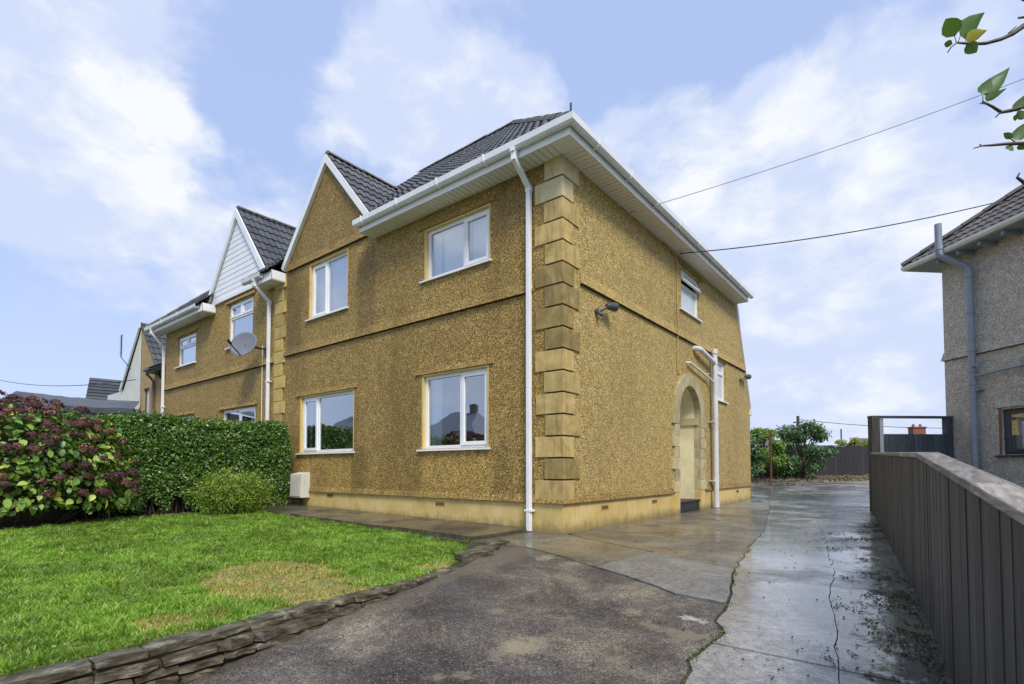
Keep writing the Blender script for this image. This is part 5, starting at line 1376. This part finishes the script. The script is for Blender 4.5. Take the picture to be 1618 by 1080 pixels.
def mop_mesh(seed):
    r = np.random.default_rng(seed); n = 85; v = unit(r.normal(0, 1, (n, 3))); v[:, 2] = np.abs(v[:, 2]) * 1.0 - .15; v = unit(v)
    c = v * np.array((.088, .088, .06)) * r.uniform(.8, 1.12, (n, 1)); t = unit(np.cross(v, r.normal(0, 1, (n, 3)))); b = np.cross(v, t); s = .017
    q = np.stack([c + t * s, c + b * s + v * .004, c - t * s, c - b * s + v * .004], 1).reshape(-1, 3)
    me = bpy.data.meshes.new('flower_head'); me.from_pydata(q.tolist(), [], [(4 * i, 4 * i + 1, 4 * i + 2, 4 * i + 3) for i in range(n)])
    me.materials.append(MAT['petal']); return me
MOP = [mop_mesh(i) for i in range(4)]
p, v = hyd_pts(700, lo=.45, seed=11); vis = [(p[i], v[i]) for i in range(len(p)) if (CAM - V(p[i])).dot(V(v[i])) > -.2]
vis.sort(key=lambda a: -a[0][2]); pick = vis[:85] + random.sample(vis[85:], 95)
stems = MB()
for a, b in pick:
    pp = V(a) + V(b) * .05 + V((0, 0, .03)); mm = orient(V(b) * .6 + V((0, 0, 1)), 0)
    z_ = (V(b) * .6 + V((0, 0, 1))).normalized(); x_ = z_.orthogonal().normalized(); y_ = z_.cross(x_); mm = Matrix((x_, y_, z_)).transposed().to_4x4(); mm.translation = pp
    link('flower_head', random.choice(MOP), HY, mm @ Matrix.Scale(random.uniform(.6, 1.15), 4))
    stems.tube([V((-6.8, -5.15, .1)).lerp(pp, .35), V((-6.8, -5.15, .3)).lerp(pp, .75), pp], .005, 4)
for i in range(60):
    an = random.uniform(-1.9, 1.6); b = V((-6.8 + math.cos(an) * random.uniform(.5, 1.0), -5.1 + math.sin(an) * random.uniform(.6, 1.6), random.uniform(.3, 1.2)))
    stems.tube([V((-6.8 + math.cos(an) * .4, -5.1 + math.sin(an) * .9, 0)), b], .007, 4)
stems.build('stems', 'bark', HY)
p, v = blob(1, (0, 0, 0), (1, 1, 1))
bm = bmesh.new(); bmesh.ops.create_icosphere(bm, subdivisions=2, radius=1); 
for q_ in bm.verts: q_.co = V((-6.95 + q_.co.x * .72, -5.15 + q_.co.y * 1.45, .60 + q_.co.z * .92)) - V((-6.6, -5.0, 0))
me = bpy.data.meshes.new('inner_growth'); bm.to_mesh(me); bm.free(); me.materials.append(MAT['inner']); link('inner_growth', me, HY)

# --- lawn grass
def in_poly(x, y, poly):
    c = np.zeros(len(x), bool); j = len(poly) - 1
    for i in range(len(poly)):
        xi, yi = poly[i]; xj, yj = poly[j]
        c ^= ((yi > y) != (yj > y)) & (x < (xj - xi) * (y - yi) / (yj - yi + 1e-12) + xi); j = i
    return c
GP = [(-6.75, -1.12), (-.5, -1.15), (-.05, -1.3), (.0, -1.8), (.18, -2.3), (.36, -3.0), (.44, -3.8), (.50, -4.7), (.54, -5.7), (.56, -7.5), (-6.0, -9), (-5.9, -5.0), (-6.65, -3.2)]
def grassf(n, bias):
    # positions, denser near the camera
    x = rng.uniform(-8.0, .6, n * 4); y = rng.uniform(-8.2, -1.1, n * 4); m = in_poly(x, y, GP); x, y = x[m], y[m]
    d = np.hypot(x - CAM.x, y - CAM.y)
    fwx, fwy = -math.sin(HEAD), math.cos(HEAD); dep = (x - CAM.x) * fwx + (y - CAM.y) * fwy; lat = (x - CAM.x) * math.cos(HEAD) + (y - CAM.y) * math.sin(HEAD)
    m = (dep > .8) & (lat / dep > -1.25); x, y, d = x[m], y[m], d[m]
    keep = rng.random(len(x)) < np.clip((4.2 / d) ** bias, 0, 1); x, y, d = x[keep], y[keep], d[keep]
    return x[:n], y[:n], d[:n]
def dryness(x, y):
    p = np.stack([x, y, np.zeros_like(x)], 1)
    e = lambda cx, cy, rx, ry, a: np.exp(-((((x - cx) * math.cos(a) + (y - cy) * math.sin(a)) / rx) ** 2 + ((-(x - cx) * math.sin(a) + (y - cy) * math.cos(a)) / ry) ** 2) ** 1.5)
    dr = 1.6 * e(-.45, -3.80, .95, .55, -.12) + .3 * e(.15, -2.9, .25, .5, 0) + .75 * e(.15, -4.75, .25, .25, 0) + .5 * e(.05, -2.4, .35, .4, 0) + .6 * e(.1, -5.0, .18, .15, 0)
    return np.clip((dr * 2.0 - .25 * (dr > .02)) * (1 + .7 * noise3(p, 6, 4) + .5 * noise3(p, 16, 14)), 0, 1)
x, y, d = grassf(250000, 1.0)
tc = rng.integers(0, len(x), 520); ns_ = 70      # coarser tufts
tx = np.repeat(x[tc], ns_) + rng.normal(0, .022, 520 * ns_); ty = np.repeat(y[tc], ns_) + rng.normal(0, .022, 520 * ns_)
mk = in_poly(tx, ty, GP); tx, ty = tx[mk], ty[mk]
ntuft = len(tx); x = np.concatenate([x, tx]); y = np.concatenate([y, ty]); d = np.hypot(x - CAM.x, y - CAM.y); n = len(x)
dry = dryness(x, y); isdry = rng.random(n) < np.clip(dry, 0, 1) * .92 + .03
P3 = np.stack([x, y, np.zeros(n)], 1)
tuft = noise3(P3, 5, 8) * .45 + noise3(P3, 17, 9) * .75
h = (.036 + .026 * np.clip(tuft, -1, 1.4) + rng.uniform(0, .022, n)) * np.where(isdry, .42, 1.0)
h *= np.where(y > -1.45, 1.15, 1); h[-ntuft:] *= rng.uniform(1.1, 1.9, ntuft); h = np.maximum(h, .008)
an = rng.uniform(0, 2 * np.pi, n); flow = noise3(P3, 6.5, 21) * 5
dirx = np.cos(an) + .45 * np.cos(flow); diry = np.sin(an) + .45 * np.sin(flow); dl = np.hypot(dirx, diry) + 1e-6; dirx /= dl; diry /= dl
lean = rng.uniform(.3, 1.25, n) * h
wdt = np.clip(.0016 + .0006 * d * .5, .0016, .0042) * rng.uniform(.7, 1.4, n); px_, py_ = -diry, dirx
fa = rng.uniform(0, np.pi, n); px_, py_ = np.cos(fa), np.sin(fa)
zb_ = LZ(x, y) - .006
b0 = np.stack([x - px_ * wdt, y - py_ * wdt, zb_], 1); b1 = np.stack([x + px_ * wdt, y + py_ * wdt, zb_], 1)
mx, my = x + dirx * lean * .35, y + diry * lean * .35
m0 = np.stack([mx - px_ * wdt * .85, my - py_ * wdt * .85, zb_ + h * .62], 1); m1 = np.stack([mx + px_ * wdt * .85, my + py_ * wdt * .85, zb_ + h * .62], 1)
tp = np.stack([x + dirx * lean, y + diry * lean, zb_ + h * (1 - .25 * (lean / h > .9))], 1)
vv = np.stack([b0, b1, m0, m1, tp], 1).reshape(-1, 3); i = np.arange(n)[:, None] * 5
ff = np.concatenate([i + [0, 1, 3], i + [0, 3, 2], i + [2, 3, 4]], 0)
o = np_mesh('grass', vv, ff, 'grass', None, np.repeat(isdry * rng.uniform(.6, 1, n), 5)); o['kind'] = 'stuff'

# clover and broad-leaved weeds in the turf
cc_ = rng.integers(0, n, 260); wp_ = np.repeat(np.stack([x[cc_], y[cc_]], 1), 14, 0) + rng.normal(0, .035, (260 * 14, 2)); wp_ = wp_[in_poly(wp_[:, 0], wp_[:, 1], GP)]
wp_ = wp_[dryness(wp_[:, 0], wp_[:, 1]) < .1]
wp3 = np.concatenate([wp_, (LZ(wp_[:, 0], wp_[:, 1]) + rng.uniform(.02, .045, len(wp_)))[:, None]], 1)
leaves('clover', wp3, np.tile([0, 0, 2.0], (len(wp3), 1)), .024, 'hydr', None, .8, spread=.7, droop=.1)
# weeds and moss in the long crack
cx_, cy_ = [], []
for (a, b, w_) in ((-.6, -2.5, 1.0), (1.0, -.6, .35), (-2.7, -3.3, .4)):
    for _ in range(int(900 * w_)):
        yy = random.uniform(b, a); cx_.append(xat(allc, yy) + random.gauss(0, .018)); cy_.append(yy)
cx_ = np.array(cx_); cy_ = np.array(cy_); keep = noise3(np.stack([cx_ * 0, cy_, cy_ * 0], 1), 5, 3) > -.1; cx_, cy_ = cx_[keep], cy_[keep]
mp = np.stack([cx_, cy_, np.array([G(a, b) for a, b in zip(cx_, cy_)]) + .0], 1)
MAT['moss'] = mk_leaf('crack_moss', [(0, (.03, .04, .012)), (.5, (.08, .11, .02)), (.85, (.17, .22, .03)), (1, (.26, .30, .05))], .7, .1)
leaves('crack_weeds', mp, np.tile([0, 0, 1.0], (len(mp), 1)), .015, 'moss', None, .6, spread=1.0)
# loose grit and dead leaves along the foot of the fence and the rear bed
q = 700; yy = rng.uniform(-4, 7, q); xx = 3.783 - .097 * yy - np.abs(rng.normal(.05, .16, q)) - .02
lp = np.stack([xx, yy, np.array([G(a, b) for a, b in zip(xx, yy)]) + .006], 1)
leaves('leaf_litter', lp, np.tile([0, 0, 3.0], (q, 1)), .022, 'bark', None, .6, spread=.3, droop=0)
yb = rng.uniform(0, 1, 5000); xb = ra.x + (rb_.x - ra.x) * yb; yb2 = ra.y + (rb_.y - ra.y) * yb; off = rng.uniform(.1, 4.6, 5000)
lp = np.stack([xb + rn.x * off, yb2 + rn.y * off, np.full(5000, .0)], 1); lp[:, 2] = [G(a, b) + .05 for a, b in zip(lp[:, 0], lp[:, 1])]
fy = rng.uniform(-6.5, -.6, 2600); fl_ = np.stack([-6.86 + rng.normal(0, .13, 2600) + np.where(fy < -3.3, (-3.3 - fy) * .42, 0), fy, np.zeros(2600)], 1); fl_[:, 2] = LZ(fl_[:, 0], fl_[:, 1]) + .012
MAT['litter'] = mk_leaf('dead_leaf_litter', [(0, (.06, .045, .03)), (.5, (.16, .11, .06)), (.9, (.30, .22, .12)), (1, (.12, .18, .04))], .7, .1)
leaves('hedge_litter', fl_, np.tile([0, 0, 1.5], (2600, 1)), .045, 'litter', None, .5, spread=.6, droop=0)
leaves('bed_litter', lp, np.tile([0, 0, 2.0], (5000, 1)), .10, 'litter', None, .7, spread=.6, droop=0)

# moss and grit built up beside the fence and over the slabs
q = 11000; yy = rng.uniform(-4.2, 4.5, q); off_m = np.abs(rng.normal(0, .36, q)); xx = 3.783 - .097 * yy - .02 - off_m
pm = np.stack([xx, yy, np.zeros(q)], 1); km = (noise3(pm, 3.2, 31) + .5 * noise3(pm, 11, 32)) > (.12 + .35 * off_m + np.where(yy > 2.5, .3, 0)); pm = pm[km]
pm[:, 2] = [G(a, b) + .004 for a, b in zip(pm[:, 0], pm[:, 1])]
MAT['moss'] = mk_leaf('damp_moss', [(0, (.03, .03, .018)), (.55, (.06, .065, .025)), (.85, (.09, .12, .02)), (1, (.16, .20, .03))], .7, .1)
leaves('moss', pm, np.tile([0, 0, 1.4], (len(pm), 1)), .016, 'moss', None, .8, spread=.6, droop=.0)
q = 450; gx = rng.uniform(.9, 3.9, q); gy = rng.uniform(-4.4, 7, q); gb = MB()
for a, b in zip(gx, gy):
    if a > 3.70 - .097 * b: continue
    sz = random.uniform(.003, .009); zc = G(a, b) + .006
    gb.raw([(a - sz, b, zc), (a, b - sz, zc), (a + sz, b, zc), (a, b + sz * .8, zc), (a + sz * .2, b, zc + sz)], [(0, 1, 4), (1, 2, 4), (2, 3, 4), (3, 0, 4)])
tag(gb.build('loose_grit', 'darkgap', None), kind='stuff')
# a few fallen yellow leaves
FL = leaf_mesh('leaf_blade', 'apple_y', .07, .045)
for (x, y, lab) in ((2.42, 1.15, 'yellow fallen leaf lying alone on the middle of the wet drive'), (3.80, -.75, 'yellow fallen leaf at the fence foot, farther of the two there'), (3.86, -1.25, 'yellow fallen leaf at the fence foot, nearer of the two there')):
    o = link('fallen_leaf', FL, None, Matrix.Translation((x, y, G(x, y) + .022)) @ Matrix.Rotation(random.uniform(0, 6), 4, 'Z')); tag(o, lab, 'leaf', 'fallen leaves on the drive')

# ------------------------------------------------------------------ rear shrubs, poles, beyond
def rear_tree(name, label, x, y, h, r, seed, mat='laurel', n=9000, size=.13, z0=.45, trunk=True, cat='tree', group=None, lowf=.15):
    t = thing(name, (x, y, z0), label, cat, group); r_ = random.Random(seed); P_, N_ = [], []
    limbs = MB(); top = V((x, y, z0 + h * .5))
    if trunk: limbs.tube([V((x, y, z0 - .2)), V((x + .05, y, z0 + h * .25)), top], .06, 7, rs=[.09, .07, .03])
    for i in range(26):
        an = r_.uniform(0, 6.28); el = r_.uniform(lowf, 1.0); rad = r * math.sqrt(max(.05, 1 - (el * 1.02 - .35) ** 2 / .55)) * r_.uniform(.6, 1.05) if el < 1.05 else .2
        c = V((x + math.cos(an) * rad * .85, y + math.sin(an) * rad * .85, z0 + h * el * .93))
        limbs.tube([V((x, y, z0 + h * el * .35)), V((x, y, z0 + h * el * .6)).lerp(c, .5), c], .02, 5, rs=[.03, .018, .006])
        k = n // 26; s = r * r_.uniform(.26, .44)
        v = unit(rng.normal(0, 1, (k, 3))); P_.append(np.array(c) + v * (s * rng.uniform(.25, 1.0, (k, 1)) * np.array((1, 1, .62)))); N_.append(v + np.array((0, 0, .6)))
    limbs.build('trunk', 'bark', t)
    leaves('crown', np.concatenate(P_), np.concatenate(N_), size, mat, t, .5, spread=.6)
def dp(px, d):
    a = (px - 809) / FPX; return CAM.x + d * (a * math.cos(HEAD) - math.sin(HEAD)), CAM.y + d * (a * math.sin(HEAD) + math.cos(HEAD))
x, y = dp(1268, 24.3); rear_tree('laurel_tree', 'spreading dark green laurel against the rear fence, behind the end of the drive', x, y, 2.55, 1.5, 3, n=11000, size=.12)
x, y = dp(1203, 24.0); rear_tree('laurel_tree', 'dense green bush nearest the rear corner of the ochre house, left of the rusty post', x, y, 2.35, 1.15, 5, mat='hydr', n=10000, size=.10)
x, y = dp(1160, 23); rear_tree('garden_shrub', 'green shrub hidden behind the rear corner of the ochre house', x, y, 2.2, 1.2, 9, n=4000)
for i, (px, lab) in enumerate(((1335, 'yellow green shrub top showing over the rear fence beside the thin pole'), (1360, 'yellow green shrub top showing over the rear fence beside the gate post'))):
    x, y = dp(px, 33); rear_tree('garden_shrub', lab, x, y, 2.35 + .15 * i, .95, 20 + i, 'yellowleaf', 5000, .11, .45, cat='shrub', group='yellow shrubs beyond the rear fence')
x, y = dp(1218, 20.5); t = MB().tube([(x, y, .2), (x, y, 2.42)], .035, 8); o = t.build('rusty_post', 'rust', None); tag(o, 'thin rusty iron post standing at the edge of the rear gravel', 'post')
x, y = dp(1262, 60); t = thing('telegraph_pole', (x, y, 0), 'distant telegraph pole rising behind the laurel', 'pole')
MB().tube([(x, y, -2), (x, y, 7.0)], .16, 8).build('shaft', 'pole', t); MB().box(x - .5, x + .5, y - .06, y + .06, 6.2, 6.35).build('cross_arm', 'pole', t)
x2, y2 = dp(1330, 45); o = MB().tube([(x2, y2, -1), (x2, y2, 4.35)], .06, 6).build('thin_pole', 'pole', None); tag(o, 'thin distant pole sticking up above the yellow shrubs', 'pole')
# distant house with hipped olive roof behind the shrubs
BH = thing('bungalow', (*dp(1195, 44), 0), 'distant low house with a brownish hipped roof behind the rear shrubs', 'house')
c_ = V((*dp(1190, 46), 0)); rt_ = V((math.cos(HEAD), math.sin(HEAD), 0)); fw_ = V((-math.sin(HEAD), math.cos(HEAD), 0))
PB = plane(c_, rt_, -fw_)
MB().pbox(PB, -5, 3.2, -1, 2.9, -6, 0).build('wall', 'render_white', BH)
m_ = MB(); A4 = [PB(-5.5, 2.8, .5), PB(3.7, 2.8, .5), PB(3.7, 2.8, -6.5), PB(-5.5, 2.8, -6.5)]; r0, r1 = PB(-2.5, 4.7, -3), PB(.4, 4.7, -3)
m_.raw(A4 + [r0, r1], [(0, 1, 5, 4), (1, 2, 5), (2, 3, 4, 5), (3, 0, 4)]); m_.build('roof', 'tile_b', BH)
# distant chimney house seen over the gate
CH = thing('chimney_house', (*dp(1450, 62), 0), 'distant roof with a red brick chimney seen over the side gate', 'house')
cc = V((*dp(1450, 60), 0)); PC = plane(cc, rt_, -fw_)
ch = MB().pbox(PC, -.72, .72, 2.5, 5.75, -.4, .4).build('chimney', 'brick', CH); MB().pbox(PC, -.8, .8, 5.60, 5.72, -.5, .5).build('chimney_cap', 'brick', ch)
for u in (-.4, .4): MB().tube([PC(u, 5.7, 0), PC(u, 6.05, 0)], .14, 8).build('chimney_pot', 'chim', ch)
MB().pbox(PC, -5, 5, -1, 2.6, -6, -.8).build('wall', 'render_tan', CH)
m_ = MB(); m_.face([PC(-5.4, 2.5, .6), PC(5.4, 2.5, .6), PC(5.4, 4.6, -3), PC(-5.4, 4.6, -3)]); m_.face([PC(-5.4, 4.6, -3), PC(5.4, 4.6, -3), PC(5.4, 2.5, -6.6), PC(-5.4, 2.5, -6.6)]); m_.build('roof', 'tile_b', CH)

# overhead cables
def cable(label, a, b, sag, r, nseg=18):
    a, b = V(a), V(b); pts = []
    for i in range(nseg + 1):
        t = i / nseg; p = a.lerp(b, t); p.z -= sag * 4 * t * (1 - t); pts.append(p)
    o = MB().tube(pts, r, 6).build('overhead_cable', 'black', None, smooth=True); tag(o, label, 'cable', 'overhead cables'); return o
def ray_at(px, py, d): return depthpt(px, py, d)
cable('thick black cable from the bracket under the side eaves, lower of the right two', PS(4.22, 5.32, .13), ray_at(1760, 268, 11.0), .26, .011)
cable('thin dark cable rising to the top right from the side soffit', PS(2.1, 5.37, .05), ray_at(1700, 92, 8.5), .10, .0045)
cable('sagging cable at the far left reaching the tan terrace house', ray_at(-60, 582, 30), V((-18.2, .0, 4.12)), .55, .014)
cable('distant cable behind the laurel leading right from the telegraph pole', V((x * 0 + dp(1262, 60)[0], dp(1262, 60)[1], 6.6)), ray_at(1520, 676, 60), .3, .035)

# ------------------------------------------------------------------ overhanging branches at the top right
TB = thing('apple_tree', (7.2, -4.0, -.2), 'tree reaching in at the top right corner with thin twigs and few leaves', 'tree')
fwv = lambda px, py, d: depthpt(px, py, d)
trunk_base = V((7.3, -4.2, -.2)); crown = V((7.0, -4.0, 2.4))
m_ = MB(); m_.tube([trunk_base, V((7.2, -4.15, 1.0)), crown, V((6.6, -3.8, 3.4))], .1, 10, rs=[.13, .11, .08, .04]); m_.build('trunk', 'bark', TB, smooth=True)
D_ = 2.15
def twig(pts, r0, r1):
    n = len(pts); MB().tube(pts, r0, 6, rs=[r0 + (r1 - r0) * i / (n - 1) for i in range(n)]).build('twig', 'bark', TB, smooth=True)
br = [crown, fwv(1760, 30, 2.3)]
twig([crown, fwv(1850, 60, 2.5), fwv(1700, 10, 2.25), fwv(1618, 40, D_), fwv(1600, 53, D_), fwv(1583, 61, D_), fwv(1558, 68, D_), fwv(1535, 69, D_), fwv(1512, 67, D_)], .016, .0035)
twig([fwv(1512, 67, D_), fwv(1503, 74, D_ - .01), fwv(1497, 83, D_)], .003, .002); twig([fwv(1594, 52, D_), fwv(1606, 41, D_)], .004, .002)
twig([crown, fwv(1800, 150, 2.4), fwv(1660, 165, 2.2), fwv(1618, 168, D_), fwv(1598, 174, D_), fwv(1582, 177, D_), fwv(1568, 168, D_), fwv(1552, 160, D_)], .014, .0035)
twig([fwv(1582, 176, D_), fwv(1573, 185, D_)], .004, .0025); twig([fwv(1553, 161, D_), fwv(1553, 150, D_)], .0025, .0015); twig([fwv(1560, 164, D_), fwv(1548, 163, D_)], .003, .0015)
twig([crown, fwv(1800, 210, 2.4), fwv(1660, 222, 2.2), fwv(1618, 226, D_), fwv(1590, 227, D_), fwv(1568, 229, D_), fwv(1552, 230, D_), fwv(1538, 234, D_)], .012, .002)
twig([fwv(1551, 231, D_), fwv(1548, 227, D_)], .003, .002); twig([fwv(1606, 226, D_), fwv(1592, 215, D_)], .003, .0015)
twig([crown, fwv(1760, 270, 2.3), fwv(1640, 300, 2.0), fwv(1618, 288, 2.0), fwv(1607, 280, 2.0), fwv(1611, 273, 2.0)], .012, .003); twig([fwv(1618, 287, 2.0), fwv(1612, 282, 2.0)], .004, .002)
twig([crown, fwv(1700, -20, 2.2), fwv(1625, 2, D_), fwv(1606, -6, D_)], .012, .004)
twig([crown, fwv(1680, 20, 2.2), fwv(1622, 26, D_), fwv(1609, 28, D_)], .010, .004)
AM = leaf_mesh('leaf', 'apple', 1, .78); AMY = leaf_mesh('leaf', 'apple_y', 1, .7)
def aleaf(b, t, d=D_, yel=False, wide=1.0, roll=0.0):
    a = fwv(*b, d); c = fwv(*t, d + random.uniform(-.02, .02)); ax = (c - a); L = ax.length; ax.normalize(); view = (a - CAM).normalized(); x = ax.cross(view).normalized()
    z = x.cross(ax).normalized(); x = (x * math.cos(roll) + z * math.sin(roll)).normalized(); z = x.cross(ax).normalized()
    mm = Matrix((x, ax, z)).transposed().to_4x4(); mm.translation = a
    link('leaf', AMY if yel else AM, TB, mm @ Matrix.Diagonal((L * wide, L, L, 1)))
    
aleaf((1509, 57), (1497, 28), wide=1.15, roll=.3); aleaf((1517, 56), (1544, 27), wide=.85, roll=-.3); aleaf((1526, 61), (1551, 51), yel=True, wide=.8); aleaf((1527, 69), (1543, 82), wide=1.1); aleaf((1505, 69), (1491, 68), wide=1.0)
for s in (((1511, 66), (1508, 56)), ((1514, 66), (1519, 52)), ((1526, 68), (1526, 60))): twig([fwv(*s[0], D_), fwv(*s[1], D_)], .0018, .0012)
aleaf((1551, 150), (1586, 118), wide=.62, roll=.2); aleaf((1552, 148), (1562, 128), wide=1.0); aleaf((1556, 156), (1581, 144), wide=.5)
aleaf((1604, 176), (1616, 155), wide=.8); aleaf((1608, 174), (1619, 190), wide=.7); aleaf((1604, 222), (1622, 196), wide=.8); aleaf((1600, 218), (1586, 210), wide=.8); aleaf((1600, 229), (1590, 240), wide=.9); aleaf((1610, 228), (1618, 234), wide=.9)
aleaf((1606, 180), (1604, 190), wide=.9)

# ------------------------------------------------------------------ houses across the street (they show as reflections in the front windows)
def opp_house(x, y, wd_, lab, zr=6.4, rot=0.0):
    t = thing('opposite_house', (x, y, -2), lab, 'house', 'houses across the street'); P = plane((x, y, 0), (math.cos(rot), math.sin(rot), 0), (-math.sin(rot), math.cos(rot), 0))
    m_ = MB(); wall_face(m_, P, [(0, -3), (wd_, -3), (wd_, 3.2), (0, 3.2)], [rect(1, 2.4, 1.2, 2.4), rect(wd_ - 2.6, wd_ - 1.2, 1.2, 2.4)]); m_.build('front_wall', 'render_white', t)
    MB().pbox(P, .0, wd_, -3, 3.18, -7, -.2).build('wall', 'render_tan', t)
    for a in (1, wd_ - 2.6): window(t, P, a, a + 1.4, 1.2, 2.4, [(.5, 'f'), (.5, 'f')], room=False, glass='frost')
    m_ = MB(); m_.raw([P(-.4, 3.1, .5), P(wd_ + .4, 3.1, .5), P(wd_ + .4, 3.1, -7.5), P(-.4, 3.1, -7.5), P(2.6, zr, -3.5), P(wd_ - 2.6, zr, -3.5)], [(0, 1, 5, 4), (1, 2, 5), (2, 3, 4, 5), (3, 0, 4)]); r = m_.build('roof', 'tarp_l', t)
    MB().pbox(P, wd_ - 3.2, wd_ - 2.6, zr - 1, zr + .7, -3.8, -3.2).build('chimney', 'tile_b', r)
opp_house(-36, -27, 9, 'house across the street, seen only as a reflection in the lower right front window')
opp_house(-50, -24, 9, 'house across the street, seen only as a reflection in the lower left front window', 6.6)
opp_house(-20, -29, 9, 'house across the street opposite the drive, behind the camera', 6.2)

S.render.engine = 'CYCLES'
